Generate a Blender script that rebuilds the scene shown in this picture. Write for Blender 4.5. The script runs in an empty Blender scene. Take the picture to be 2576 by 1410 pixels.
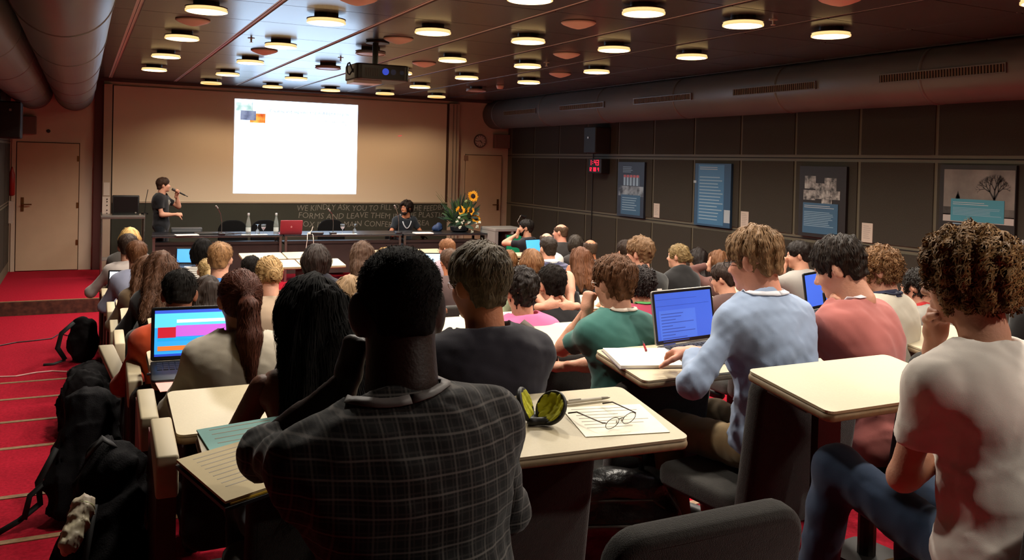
import bpy, bmesh, math, random
import numpy as np
from mathutils import Vector, Matrix, Euler
random.seed(7)
rng = np.random.default_rng(11)
sc = bpy.context.scene
C = sc.collection

# ------------------------------------------------------------------ camera
FOC, YAW, PIT, ROL = 2174.93, 0.462296, -0.0154324, 0.0248224
PCX, PCY, CAM_H = 1288.0, 444.0, 1.9
_fw = np.array([math.sin(YAW)*math.cos(PIT), math.cos(YAW)*math.cos(PIT), math.sin(PIT)])
_rt = np.array([math.cos(YAW), -math.sin(YAW), 0.0])
_up = np.cross(_rt, _fw)
_r2 = math.cos(ROL)*_rt + math.sin(ROL)*_up
_u2 = -math.sin(ROL)*_rt + math.cos(ROL)*_up
CAM = np.array([0.0, 0.0, CAM_H])
cd = bpy.data.cameras.new('camera'); cam = bpy.data.objects.new('camera', cd); C.objects.link(cam)
cd.sensor_fit = 'HORIZONTAL'; cd.sensor_width = 36.0; cd.lens = 36.0*FOC/2576.0
cd.shift_x = 0.0; cd.shift_y = -(705.0-PCY)/2576.0
cd.clip_start = 0.05; cd.clip_end = 100
cam.matrix_world = Matrix(((_r2[0], _u2[0], -_fw[0], CAM[0]), (_r2[1], _u2[1], -_fw[1], CAM[1]),
                           (_r2[2], _u2[2], -_fw[2], CAM[2]), (0, 0, 0, 1)))
sc.camera = cam
def ray(px, py):
    return _r2*((px-PCX)/FOC) - _u2*((py-PCY)/FOC) + _fw
def onx(px, py, X): d = ray(px, py); return CAM + d*(X/d[0])
def ony(px, py, Y): d = ray(px, py); return CAM + d*(Y/d[1])
def onz(px, py, Z): d = ray(px, py); return CAM + d*((Z-CAM_H)/d[2])

# ------------------------------------------------------------------ world, exposure
w = bpy.data.worlds.new('world'); sc.world = w; w.use_nodes = True
w.node_tree.nodes['Background'].inputs[0].default_value = (1.0, 0.95, 0.9, 1)
w.node_tree.nodes['Background'].inputs[1].default_value = 0.03
sc.view_settings.view_transform = 'Standard'; sc.view_settings.look = 'None'
sc.view_settings.gamma = 1.0; sc.view_settings.use_curve_mapping = False
sc.view_settings.exposure = 0.0
LAMP_W = 142.0          # watts of each lit ceiling lamp
try:
    sc.cycles.use_denoising = True
    sc.cycles.use_adaptive_sampling = True; sc.cycles.adaptive_threshold = .04
    sc.cycles.max_bounces = 5; sc.cycles.diffuse_bounces = 3; sc.cycles.glossy_bounces = 2
    sc.cycles.transmission_bounces = 6; sc.cycles.transparent_max_bounces = 8
    sc.cycles.sample_clamp_indirect = 4.0; sc.cycles.caustics_reflective = False; sc.cycles.caustics_refractive = False
except Exception:
    pass

# ------------------------------------------------------------------ materials
def lin(c):
    if isinstance(c, str):
        c = tuple(int(c[i:i+2], 16)/255 for i in (0, 2, 4))
    return tuple((v/12.92 if v <= .04045 else ((v+.055)/1.055)**2.4) for v in c[:3])
MATS = {}
def mat(name, col, rough=.6, metal=0.0, spec=.5, emit=None, es=0.0, noise=None, bump=None, trans=0.0, alpha=1.0, island=0.0, coat=0.0, ior=1.45, sheen=0.0):
    """procedural principled material; noise=(scale, amount[, second colour]); bump=(scale, strength)"""
    if name in MATS: return MATS[name]
    m = bpy.data.materials.new(name); m.use_nodes = True; MATS[name] = m
    nt = m.node_tree; b = nt.nodes['Principled BSDF']; L = nt.links
    c = lin(col); I = b.inputs
    I['Base Color'].default_value = (*c, 1); I['Roughness'].default_value = rough; I['Metallic'].default_value = metal
    I['Specular IOR Level'].default_value = spec; I['IOR'].default_value = ior
    I['Transmission Weight'].default_value = trans; I['Alpha'].default_value = alpha
    if coat: I['Coat Weight'].default_value = coat
    if sheen: I['Sheen Weight'].default_value = sheen
    if emit is not None:
        I['Emission Color'].default_value = (*lin(emit), 1); I['Emission Strength'].default_value = es
    tc = None
    if noise or bump:
        tc = nt.nodes.new('ShaderNodeTexCoord')
    src = None
    if noise:
        n = nt.nodes.new('ShaderNodeTexNoise'); n.inputs['Scale'].default_value = noise[0]; n.inputs['Detail'].default_value = 6
        L.new(tc.outputs['Object'], n.inputs['Vector'])
        r = nt.nodes.new('ShaderNodeValToRGB'); a = noise[1]
        c2 = lin(noise[2]) if len(noise) > 2 else tuple(v*(1-a) for v in c)
        r.color_ramp.elements[0].position = .3; r.color_ramp.elements[1].position = .7
        r.color_ramp.elements[0].color = (*c2, 1); r.color_ramp.elements[1].color = (*(tuple(min(1, v*(1+a*.6)) for v in c) if len(noise) < 3 else c), 1)
        L.new(n.outputs['Fac'], r.inputs['Fac']); src = r.outputs['Color']
        L.new(src, I['Base Color'])
    if island:
        g = nt.nodes.new('ShaderNodeNewGeometry'); hs = nt.nodes.new('ShaderNodeHueSaturation')
        mr = nt.nodes.new('ShaderNodeMapRange'); mr.inputs['To Min'].default_value = 1-island; mr.inputs['To Max'].default_value = 1+island*1.6
        L.new(g.outputs['Random Per Island'], mr.inputs['Value']); L.new(mr.outputs['Result'], hs.inputs['Value'])
        if src: L.new(src, hs.inputs['Color'])
        else: hs.inputs['Color'].default_value = (*c, 1)
        L.new(hs.outputs['Color'], I['Base Color'])
    if bump:
        n2 = nt.nodes.new('ShaderNodeTexNoise'); n2.inputs['Scale'].default_value = bump[0]; n2.inputs['Detail'].default_value = 4
        L.new(tc.outputs['Object'], n2.inputs['Vector'])
        bn = nt.nodes.new('ShaderNodeBump'); bn.inputs['Strength'].default_value = bump[1]; bn.inputs['Distance'].default_value = .01
        L.new(n2.outputs['Fac'], bn.inputs['Height']); L.new(bn.outputs['Normal'], I['Normal'])
    return m

# ------------------------------------------------------------------ objects and tags
def tag(o, label=None, cat=None, group=None, kind=None):
    if label: o['label'] = label
    if cat: o['category'] = cat
    if group: o['group'] = group
    if kind: o['kind'] = kind
    return o
def link(name, me, m=None, parent=None, loc=None, smooth=False):
    o = bpy.data.objects.new(name, me); C.objects.link(o)
    if m is not None:
        for mm in (m if isinstance(m, (list, tuple)) else [m]):
            if len(me.materials) < (len(m) if isinstance(m, (list, tuple)) else 1): me.materials.append(mm)
    if parent is not None: o.parent = parent
    if loc is not None: o.location = loc
    if smooth and len(me.polygons): me.polygons.foreach_set('use_smooth', np.ones(len(me.polygons), dtype=bool))
    return o
def empty(name, loc=(0, 0, 0), rz=0.0):
    o = bpy.data.objects.new(name, None); C.objects.link(o); o.location = loc; o.rotation_euler = (0, 0, rz)
    o.empty_display_size = .1
    return o

class MB:
    """collects shapes into one mesh"""
    def __init__(s): s.v = []; s.f = []; s.mi = []; s.cur = 0
    def add(s, vs, fs):
        o = len(s.v); s.v += [tuple(map(float, p)) for p in vs]; s.f += [tuple(i+o for i in f) for f in fs]; s.mi += [s.cur]*len(fs)
        return s
    def box(s, x0, x1, y0, y1, z0, z1, M=None):
        vs = [(x, y, z) for z in (z0, z1) for x, y in ((x0, y0), (x1, y0), (x1, y1), (x0, y1))]
        if M is not None: vs = [M @ Vector(v) for v in vs]
        return s.add(vs, [(3, 2, 1, 0), (4, 5, 6, 7), (0, 1, 5, 4), (1, 2, 6, 5), (2, 3, 7, 6), (3, 0, 4, 7)])
    def prism(s, pts, z0, z1, M=None):
        n = len(pts); vs = [(x, y, z0) for x, y in pts]+[(x, y, z1) for x, y in pts]
        if M is not None: vs = [M @ Vector(v) for v in vs]
        return s.add(vs, [tuple(range(n-1, -1, -1)), tuple(range(n, 2*n))]+[(i, (i+1) % n, n+(i+1) % n, n+i) for i in range(n)])
    def lathe(s, prof, c=(0, 0, 0), n=20, M=None, cap=True):
        vs = []; fs = []
        for r, z in prof:
            for i in range(n):
                a = 2*math.pi*i/n; vs.append(Vector((r*math.cos(a), r*math.sin(a), z)))
        if M is not None: vs = [M @ v for v in vs]
        vs = [v+Vector(c) for v in vs]
        for j in range(len(prof)-1):
            for i in range(n):
                fs.append((j*n+i, j*n+(i+1) % n, (j+1)*n+(i+1) % n, (j+1)*n+i))
        if cap:
            fs.append(tuple(range(n-1, -1, -1))); fs.append(tuple((len(prof)-1)*n+i for i in range(n)))
        return s.add(vs, fs)
    def tube(s, pts, r, n=6, cap=True, r1=None):
        pts = [Vector(p) for p in pts]; m = len(pts); rings = []
        prev = None
        for i, p in enumerate(pts):
            t = (pts[min(i+1, m-1)]-pts[max(i-1, 0)]).normalized()
            a = t.orthogonal().normalized() if prev is None else (prev-t*prev.dot(t)).normalized()
            prev = a; b = t.cross(a)
            rr = r if r1 is None else r+(r1-r)*i/(m-1)
            rings.append([p+(a*math.cos(2*math.pi*k/n)+b*math.sin(2*math.pi*k/n))*rr for k in range(n)])
        vs = [v for q in rings for v in q]; fs = []
        for j in range(m-1):
            for k in range(n):
                fs.append((j*n+k, j*n+(k+1) % n, (j+1)*n+(k+1) % n, (j+1)*n+k))
        if cap: fs += [tuple(range(n-1, -1, -1)), tuple((m-1)*n+k for k in range(n))]
        return s.add(vs, fs)
    def ball(s, c, r, n=10, m=7):
        if not hasattr(r, '__len__'): r = (r, r, r)
        vs = [(c[0], c[1], c[2]-r[2])]; fs = []
        for j in range(1, m):
            a = -math.pi/2+math.pi*j/m
            for i in range(n):
                b = 2*math.pi*i/n
                vs.append((c[0]+r[0]*math.cos(a)*math.cos(b), c[1]+r[1]*math.cos(a)*math.sin(b), c[2]+r[2]*math.sin(a)))
        vs.append((c[0], c[1], c[2]+r[2])); last = len(vs)-1
        for i in range(n):
            fs.append((0, 1+(i+1) % n, 1+i)); fs.append((last, last-n+i, last-n+(i+1) % n))
        for j in range(m-2):
            for i in range(n):
                fs.append((1+j*n+i, 1+j*n+(i+1) % n, 1+(j+1)*n+(i+1) % n, 1+(j+1)*n+i))
        return s.add(vs, fs)
    def quad(s, a, b, c, d): return s.add([a, b, c, d], [(0, 1, 2, 3)])
    def mesh(s, name='m'):
        me = bpy.data.meshes.new(name); me.from_pydata(s.v, [], s.f); me.update()
        if any(s.mi): me.polygons.foreach_set('material_index', s.mi)
        return me
    def build(s, name, m, parent=None, loc=None, smooth=False, bevel=0.0, seg=2):
        o = link(name, s.mesh(name), m, parent, loc, smooth)
        if bevel:
            bv = o.modifiers.new('bevel', 'BEVEL'); bv.width = bevel; bv.segments = seg; bv.limit_method = 'ANGLE'; bv.angle_limit = .6
        return o
def rrect(x0, x1, y0, y1, r, n=5):
    pts = []
    for cx, cy, a0 in ((x1-r, y1-r, 0), (x0+r, y1-r, 90), (x0+r, y0+r, 180), (x1-r, y0+r, 270)):
        for i in range(n+1):
            a = math.radians(a0+90*i/n); pts.append((cx+r*math.cos(a), cy+r*math.sin(a)))
    return pts
def text_obj(name, body, size, m, M, parent=None, extrude=.0005, align='LEFT', spacing=1.0, shear=0.0, offset=0.0):
    cu = bpy.data.curves.new(name, 'FONT'); cu.body = body; cu.size = size; cu.extrude = extrude; cu.align_x = align
    cu.space_line = spacing; cu.shear = shear; cu.resolution_u = 2; cu.offset = offset
    t = bpy.data.objects.new(name, cu); C.objects.link(t)
    bpy.context.view_layer.update()
    me = bpy.data.meshes.new_from_object(t); bpy.data.objects.remove(t)
    o = bpy.data.objects.new(name, me); C.objects.link(o); me.materials.clear(); me.materials.append(m)
    o.matrix_world = M
    if parent is not None:
        o.parent = parent; o.matrix_parent_inverse = parent.matrix_basis.inverted()
    return o
# ------------------------------------------------------------------ the room
YF, XL, XR, ZC, YB = 15.6, -1.0, 7.67, 3.12, -4.0
STEP_Y = [8.51, 7.62, 6.69, 5.83, 4.78, 4.03, 3.1, 2.2, 1.3, .4, -.5, -1.4]
def floor_z(y):
    if y > 12.42: return 0.0
    n = sum(1 for e in STEP_Y if y < e)
    return -.17+.08*n
M_carpet = mat('red_carpet', 'A2172A', .95, spec=.1, noise=(60, .28), bump=(400, .5))
M_nose = mat('stone_nosing', '8A6A4A', .55, noise=(40, .35))
M_stone = mat('brown_stone_riser', '5E3A2C', .5, noise=(14, .5, '2E1A15'))
fm = MB().box(XL, XR, 8.5, 12.42, -.3, -.17)
floor = tag(fm.build('floor', M_carpet), kind='structure')
for n, e in enumerate(STEP_Y):
    z = -.09+.08*n; y0 = STEP_Y[n+1] if n+1 < len(STEP_Y) else YB
    MB().box(XL, XR, y0, e-.04, -.3, z).build('step', M_carpet, floor)
    MB().box(XL, XR, e-.04, e, -.3, z+.004).build('nosing', M_nose, floor)
MB().box(XL, XR, 12.5, YF, -.3, 0).build('podium', M_carpet, floor)
MB().box(XL, XR, 12.42, 12.46, -.3, .0).build('riser', M_stone, floor)
MB().box(XL, XR, 12.46, 12.5, -.3, .003).build('nosing', M_nose, floor)

M_plaster = mat('cream_wall_paint', 'C4AE98', .7, noise=(3, .06))
wall_front = tag(MB().box(XL, XR, YF, YF+.15, -.3, ZC+.4).build('wall_front', M_plaster), kind='structure')
M_dark = mat('dark_back_wall', '2E2824', .8)
tag(MB().box(XL, XR, YB-.15, YB, -.3, ZC+.4).build('wall_back', M_dark), kind='structure')
M_rail = mat('wall_panel_trim', '57503F', .6)
M_panel = mat('brown_fabric_panel', '38332B', .85, spec=.2, noise=(120, .2), bump=(300, .3))
def panelled_wall(name, x, s):
    o = tag(MB().box(min(x, x+.15*s), max(x, x+.15*s), YB, YF, -.3, ZC+.4).build(name, M_rail), kind='structure')
    k = 0; y1 = YF
    edges = [13.5-.955*i for i in range(-2, 19)]
    for a, b in zip(edges[1:], edges[:-1]):
        for z0, z1 in ((2.085, 3.0), (1.135, 2.005), (.185, 1.055)):
            y0_, y1_ = max(a+.022, YB+.02), min(b-.022, YF-.01)
            if y1_-y0_ < .05: continue
            MB().box(min(x-.012*s, x), max(x-.012*s, x), y0_, y1_, z0, z1).build('wall_panel', M_panel, o)
    for z in (2.045, 1.095):
        MB().box(min(x-.004*s, x), max(x-.004*s, x), YB, YF, z-.006, z+.006).build('joint_line', mat('joint_black', '15110F', .9), o)
    return o
wall_right = panelled_wall('wall_right', XR, 1)
wall_left = panelled_wall('wall_left', XL, -1)

# ceiling: aluminium grid and glossy dark panels
M_grid = mat('ceiling_grid_aluminium', 'BDB5AA', .5)
M_cpan = mat('ceiling_panel_satin', '423D39', .26, spec=1.0, noise=(2, .12))
ceil = tag(MB().box(XL, XR, YB, YF, ZC, ZC+.2).build('ceiling', M_grid), kind='structure')
cx0, cyp = .405-2*.972, .955
shared = {}
slot = mat('joint_black', '15110F', .9)
for i in range(0, 10):
    xa = cx0+.972*i-.005; xs = xa+.03; xe = xa+.972-.03
    xs, xe = max(xs, XL), min(xe, XR)
    if xe-xs < .1: continue
    for j in range(0, 21):
        ya = 6.97-.955*11+.955*j; ys, ye = max(ya+.006, YB), min(ya+.949, YF-.02)
        if ye-ys < .1: continue
        key = (round(xe-xs, 3), round(ye-ys, 3))
        if key not in shared: shared[key] = MB().box(0, key[0], 0, key[1], -.012, 0).mesh('ceiling_panel')
        link('ceiling_panel', shared[key], M_cpan, ceil, (xs, ys, ZC))
    MB().box(xa-.002, xa+.002, YB, YF, ZC-.002, ZC).build('ceiling_slot', slot, ceil)
# dark strip standing in for the shadow where ceiling meets front wall
tag(MB().box(XL, XR, YF-.16, YF, ZC-.05, ZC).build('trim_1', mat('dark_shade_strip', '4A3C33', .7)), kind='structure')

# ---- ceiling lamps
M_house = mat('lamp_ring_metal', '4A4038', .4, metal=.6)
M_glow = mat('lamp_glow', 'FFE9C4', .5, emit='FFE8C4', es=14.0)
M_rimglow = mat('lamp_glass_rim', 'F2E3C0', .25, emit='FFD892', es=1.0)
M_dimglow = mat('lamp_dim', 'D89A50', .5, emit='FFA850', es=1.1)
M_off = mat('lamp_off_glass', 'B9A79A', .4)
LX = [.87+.961*i for i in range(6)]
LY = [14.5, 12.76, 10.93, 9.12, 7.26, 5.39, 3.55, 1.73, -.10]
lmesh = {}
def lamp_meshes(kind):
    if kind in lmesh: return lmesh[kind]
    h = MB().lathe([(.10, .0), (.10, -.03), (.163, -.032), (.163, -.040), (.10, -.040)], n=28).mesh('housing')
    g = MB().lathe([(.155, -.040), (.155, -.052), (.162, -.054), (.162, -.068), (.15, -.07), (.15, -.040)], n=28, cap=False).mesh('glass_rim')
    d = MB().lathe([(.149, -.041), (.149, -.058), (.12, -.066), (.05, -.069)], n=28).mesh('diffuser')
    lmesh[kind] = (h, g, d); return lmesh[kind]
ROWN = ['row nearest the screen', 'second row from screen', 'third row from screen', 'fourth row from screen', 'fifth row from screen', 'sixth row from screen', 'seventh row from screen', 'eighth row from screen', 'ninth row from screen']
COLN = ['first from left ducts', 'second from left ducts', 'third from left ducts', 'third from right duct', 'second from right duct', 'first from right duct']
def lamp_state(i, j):
    if j == 0: return 'none' if i == 0 else 'dim'
    if (i, j) in ((2, 2), (2, 3), (5, 1)): return 'off'
    if j == 6: return 'on'
    if j == 7: return ('none', 'none', 'on', 'none', 'on', 'none')[i]
    if j == 8: return 'on' if i in (2, 4) else 'none'
    return 'on'
for j, ly in enumerate(LY):
    for i, lx in enumerate(LX):
        st = lamp_state(i, j)
        if st == 'none': continue
        h, g, d = lamp_meshes(st)
        root = empty('ceiling_lamp', (lx, ly, ZC-.012))
        tag(root, {'on': 'lit ceiling lamp, ', 'dim': 'dim orange ceiling lamp, ', 'off': 'unlit ceiling lamp, '}[st]+COLN[i]+', '+ROWN[j], 'lamp', 'round ceiling lamps')
        for nm, me, m_ in (('housing', h, M_house), ('glass_rim', g, {'on': M_rimglow, 'dim': M_rimglow, 'off': M_off}[st]), ('diffuser', d, {'on': M_glow, 'dim': M_dimglow, 'off': M_off}[st])):
            me2 = me.copy() if len(me.materials) else me
            me2.materials.clear(); link(nm, me2, m_, root, smooth=False)
        if st in ('on', 'dim'):
            ld = bpy.data.lights.new('lamp_light', 'SPOT'); ld.energy = LAMP_W if st == 'on' else LAMP_W*.35
            ld.color = (1, .93, .82) if st == 'on' else (1, .72, .45); ld.shadow_soft_size = .09
            ld.spot_size = math.radians(142); ld.spot_blend = .5
            lo = bpy.data.objects.new('lamp_light', ld); C.objects.link(lo); lo.parent = root; lo.location = (0, 0, -.09)

# ---- conical ceiling speakers
M_cone = mat('speaker_cone_white', 'C9A995', .7)
cone = MB().lathe([(.145, .0), (.15, -.008), (.13, -.022), (.07, -.045), (.02, -.058), (.005, -.06)], n=24).mesh('ceiling_speaker')
CY = [4.4, 6.34, 8.2, 10.03]
for j, y in enumerate(CY):
    for i in range(6):
        if (i+j) % 2 == 0 and not (j == 0 and i in (0, 2)) and not (j == 1 and i == 5):
            o = link('ceiling_speaker', cone, M_cone, None, (LX[i], y, ZC-.012), True)
            tag(o, 'conical white ceiling speaker, '+COLN[i]+', lamp rows '+('six to seven', 'five to six', 'four to five', 'three to four')[j], 'speaker', 'conical ceiling speakers')
# smoke detector and sprinklers
p = onz(1258, 217, ZC-.03)
o = MB().lathe([(.06, 0), (.06, -.02), (.045, -.06), (.03, -.062)], n=16).build('smoke_detector', M_cone, None, (p[0], p[1], ZC-.012), True)
tag(o, 'small white smoke detector on the ceiling left of the right duct', 'detector')
for (px, py, lb) in ((1945, 58, 'small metal sprinkler head beside the lamp near the right duct'), (1375, 163, 'small metal sprinkler head right of a lit lamp in the middle of the ceiling'), (632, 103, 'tiny metal sprinkler head in the bluish lit ceiling strip'), (857, 151, 'small flat white plate on the bluish ceiling left of the projector')):
    p = onz(px, py, ZC-.04)
    o = MB().lathe([(.035, 0), (.035, -.006), (.01, -.008), (.008, -.04), (.02, -.042), (.018, -.046)], n=12).build('sprinkler', mat('sprinkler_metal', 'C8B8A8', .3, metal=.6), None, (p[0], p[1], ZC-.012))
    tag(o, lb, 'sprinkler')

# ---- ventilation ducts
M_duct = mat('painted_duct_steel', '68645E', .42, metal=.15, spec=.5, noise=(1.5, .1))
M_slot = mat('grille_dark', '241D16', .8)
def duct(x, z, r, label, grilles=False):
    root = empty('ventilation_duct', (x, 5.8, z))
    tag(root, label, 'duct', 'round ventilation ducts')
    Mr = Matrix.Rotation(-math.pi/2, 4, 'X')
    MB().lathe([(r, YB-5.8+.01), (r, YF-5.8-.005)], n=48, M=Mr, cap=True).build('duct_pipe', M_duct, root, smooth=True)
    for y in np.arange(-2.0, 15.4, 1.91):
        MB().lathe([(r, -.02), (r+.006, -.015), (r+.006, .015), (r, .02)], c=(0, y-5.8, 0), n=48, M=Mr, cap=False).build('joint_band', M_duct, root, smooth=True)
    if grilles:
        for (y0, y1) in ((13.37, 14.62), (11.16, 12.5), (9.06, 10.35), (6.93, 8.23), (4.78, 6.08)):
            a = math.radians(176); L = y1-y0; n = int(L/.03)
            g = empty('supply_grille', (0, 0, 0)); g.parent = root
            Mg = Matrix.Translation((0, y0-5.8, 0)) @ Matrix.Rotation(-(math.pi-a), 4, 'Y')
            m_ = MB().box(-r-.010, -r+.004, 0, L, -.035, .035, Mg); m_.build('grille_back', M_slot, g)
            m_ = MB()
            m_.box(-r-.016, -r, -.012, 0, -.045, .045, Mg); m_.box(-r-.016, -r, L, L+.012, -.045, .045, Mg)
            m_.box(-r-.016, -r, 0, L, .035, .045, Mg); m_.box(-r-.016, -r, 0, L, -.045, -.035, Mg)
            m_.build('grille_frame', M_duct, g)
            m_ = MB()
            for k in range(n): m_.box(-r-.018, -r-.008, (k+.3)*L/n, (k+.65)*L/n, -.034, .034, Mg)
            m_.build('grille_slats', mat('grille_slat', '6E5B40', .6), g)
    return root
duct(7.37, 2.845, .28, 'big round duct along the right wall with slotted grilles', True)
duct(-.115, 2.845, .28, 'big round duct at upper left, the one next to the screen side')
duct(-.70, 2.845, .28, 'big round duct at upper left, the one against the left wall')

# ---- front wall: screen, chalkboard, columns, doors
M_screen = mat('matt_projection_paint', 'D2C2AA', .85, spec=.15)
screen = tag(MB().box(.455, 6.315, YF-.04, YF-.001, 1.105, 3.005).build('projection_screen', M_screen), 'wide cream projection screen filling the front wall', 'screen')
tag(MB().box(.435, .455, YF-.05, YF-.001, .0, 3.01).build('trim_2', mat('black_gap', '1A120C', .9)), kind='structure')
tag(MB().box(6.315, 6.36, YF-.05, YF-.001, 1.1, 3.01).build('trim_3', mat('brown_gap', '3A2416', .8)), kind='structure')
M_col = mat('column_paint', 'AD9A86', .7)
tag(MB().box(.31, .435, YF-.12, YF-.001, 0, 3.02).build('trim_4', M_col, bevel=.004), kind='structure')
tag(MB().box(.18, .31, YF-.08, YF-.001, 0, 3.07).build('trim_5', mat('maroon_strip', '4A2420', .8)), kind='structure')
t6 = tag(MB().box(6.36, 6.56, YF-.10, YF-.001, 0, 3.02).build('trim_6', M_col, bevel=.004), kind='structure')
MB().box(6.42, 6.435, YF-.108, YF-.1, 0, 3.0).build('guide_rail', mat('rail_alu', '8D8378', .4, metal=.5), t6)
MB().box(6.49, 6.505, YF-.108, YF-.1, 0, 3.0).build('guide_rail', mat('rail_alu', '8D8378', .4, metal=.5), t6)
M_board = mat('chalkboard_green', '2C2E24', .75, noise=(1.2, .25))
board = empty('chalkboard', (3.44, YF-.05, .0)); tag(board, 'long dark green chalkboard under the screen with handwritten chalk lines', 'chalkboard')
MB().box(-2.985, 2.99, 0, .045, .05, 1.099).build('board_surface', M_board, board)
MB().box(-2.985, 2.99, -.01, .005, 1.085, 1.10).build('board_rail', M_col, board)
M_chalk = mat('chalk', '75736A', .95)
Rx = Matrix.Rotation(math.pi/2, 4, 'X')
for txt, (px, py), hpx in (('WE KINDLY ASK YOU TO FILL OUT THE FEEDBACK', (746, 530), 20), ('FORMS AND LEAVE THEM IN THE PLASTIC', (749, 551), 19), ('BOX IN THE MAIN CONFERENCE AREA', (749, 573), 19)):
    p = ony(px, py, YF-.052); wpx = {'W': 1140, 'F': 1118, 'B': 1078}[txt[0]]
    wid = ony(wpx, py, YF-.052)[0]-p[0]
    o = text_obj('chalk_writing', txt, .15, M_chalk, Matrix.Identity(4), None, extrude=.0006, shear=.12, offset=-.0008)
    bw = max(v.co.x for v in o.data.vertices)-min(v.co.x for v in o.data.vertices)
    for v in o.data.vertices:
        v.co.x *= wid/bw; v.co.y += .012*math.sin(v.co.x*5.3+px)+.006*math.sin(v.co.x*17.0)
    o['kind'] = 'stuff'; o.parent = board; o.matrix_basis = Matrix.Translation((p[0]-3.44, -.002, p[2])) @ Rx

# slide thrown on the screen: projected light built as a glowing panel
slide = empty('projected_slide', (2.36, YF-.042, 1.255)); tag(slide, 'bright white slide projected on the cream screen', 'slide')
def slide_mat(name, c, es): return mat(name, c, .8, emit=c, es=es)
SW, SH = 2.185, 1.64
MB().box(0, SW, -.001, 0, 0, SH).build('slide_glow_sheet', slide_mat('slide_white', 'BEDDFF', 4.2), slide)
def pic_mat(name, c1, c2, scale, es=1.0):
    m = bpy.data.materials.new(name); m.use_nodes = True; nt = m.node_tree; b = nt.nodes['Principled BSDF']
    tc = nt.nodes.new('ShaderNodeTexCoord'); n = nt.nodes.new('ShaderNodeTexNoise'); n.inputs['Scale'].default_value = scale; n.inputs['Detail'].default_value = 5
    r = nt.nodes.new('ShaderNodeValToRGB'); r.color_ramp.elements[0].color = (*lin(c1), 1); r.color_ramp.elements[1].color = (*lin(c2), 1)
    r.color_ramp.elements[0].position = .35; r.color_ramp.elements[1].position = .65
    nt.links.new(tc.outputs['Object'], n.inputs['Vector']); nt.links.new(n.outputs['Fac'], r.inputs['Fac'])
    nt.links.new(r.outputs['Color'], b.inputs['Base Color'])
    if es: nt.links.new(r.outputs['Color'], b.inputs['Emission Color']); b.inputs['Emission Strength'].default_value = es
    return m
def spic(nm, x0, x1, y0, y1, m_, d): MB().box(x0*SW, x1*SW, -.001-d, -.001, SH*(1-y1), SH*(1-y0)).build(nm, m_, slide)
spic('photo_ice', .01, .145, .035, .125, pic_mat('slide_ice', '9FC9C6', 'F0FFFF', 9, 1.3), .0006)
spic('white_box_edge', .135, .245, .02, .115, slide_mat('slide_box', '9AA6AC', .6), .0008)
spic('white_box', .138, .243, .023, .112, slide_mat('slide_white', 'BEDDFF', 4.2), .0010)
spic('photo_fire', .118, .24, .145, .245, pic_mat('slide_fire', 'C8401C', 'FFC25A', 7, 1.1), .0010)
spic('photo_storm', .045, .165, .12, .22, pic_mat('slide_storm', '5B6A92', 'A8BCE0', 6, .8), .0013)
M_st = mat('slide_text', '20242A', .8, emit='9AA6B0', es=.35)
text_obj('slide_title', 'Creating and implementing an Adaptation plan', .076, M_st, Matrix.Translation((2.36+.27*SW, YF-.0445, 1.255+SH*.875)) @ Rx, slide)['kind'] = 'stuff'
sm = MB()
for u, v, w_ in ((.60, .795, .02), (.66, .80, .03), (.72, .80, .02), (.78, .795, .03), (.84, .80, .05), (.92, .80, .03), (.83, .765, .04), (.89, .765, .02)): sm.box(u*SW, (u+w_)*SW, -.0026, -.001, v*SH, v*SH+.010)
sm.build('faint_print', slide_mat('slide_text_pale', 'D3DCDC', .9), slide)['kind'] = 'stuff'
# laser pointer mark
p = ony(1006, 342, YF-.045)
mk = MB().tube([(p[0]-.035, p[1], p[2]-.006), (p[0]+.035, p[1], p[2]+.006)], .005, 6).build('laser_mark', mat('laser_red', 'FF5070', .5, emit='FF4060', es=.7))
tag(mk, 'small pinkish red laser streak on the screen right of the slide', 'laser mark')

# doors
M_door = mat('beige_door', 'C0A588', .6, noise=(4, .05))
M_line = mat('door_gap', '4A3020', .9)
M_brass = mat('brass', '7A5A34', .35, metal=.8)
def door(name, x0, x1, top, hx, side):
    d = tag(empty(name, ((x0+x1)/2, YF, 0)), kind='structure')
    cx = (x0+x1)/2
    MB().box(x0-cx-.012, x1-cx+.012, -.012, -.001, 0, top+.012).build('door_gap', M_line, d)
    MB().box(x0-cx, x1-cx, -.03, -.012, .01, top).build('door_leaf', M_door, d, bevel=.003)
    MB().box(x0-cx-.07, x0-cx-.012, -.022, -.001, 0, top+.06).build('door_frame', M_plaster, d)
    h = MB().box(hx-cx-.02, hx-cx+.02, -.04, -.03, .95, 1.17)
    h.tube([(hx-cx, -.04, 1.06), (hx-cx, -.085, 1.06), (hx-cx+.13*side, -.085, 1.06)], .011, 8); h.build('door_handle', M_brass, d)
    return d
door('door_1', -.905, -.035, 2.035, -.82, 1)
door('door_2', 6.74, 7.52, 2.035, 7.45, -1)
for z in (.4, 1.0, 1.75): MB().box(-.065, -.03, YF-.034, YF-.028, z, z+.09).build('hinge', M_brass, None).parent = None
for o in [o for o in C.objects if o.name.startswith('hinge')]:
    o.parent = bpy.data.objects['door_1']; o.matrix_parent_inverse = Matrix.Translation((.47, -YF, 0))
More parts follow.
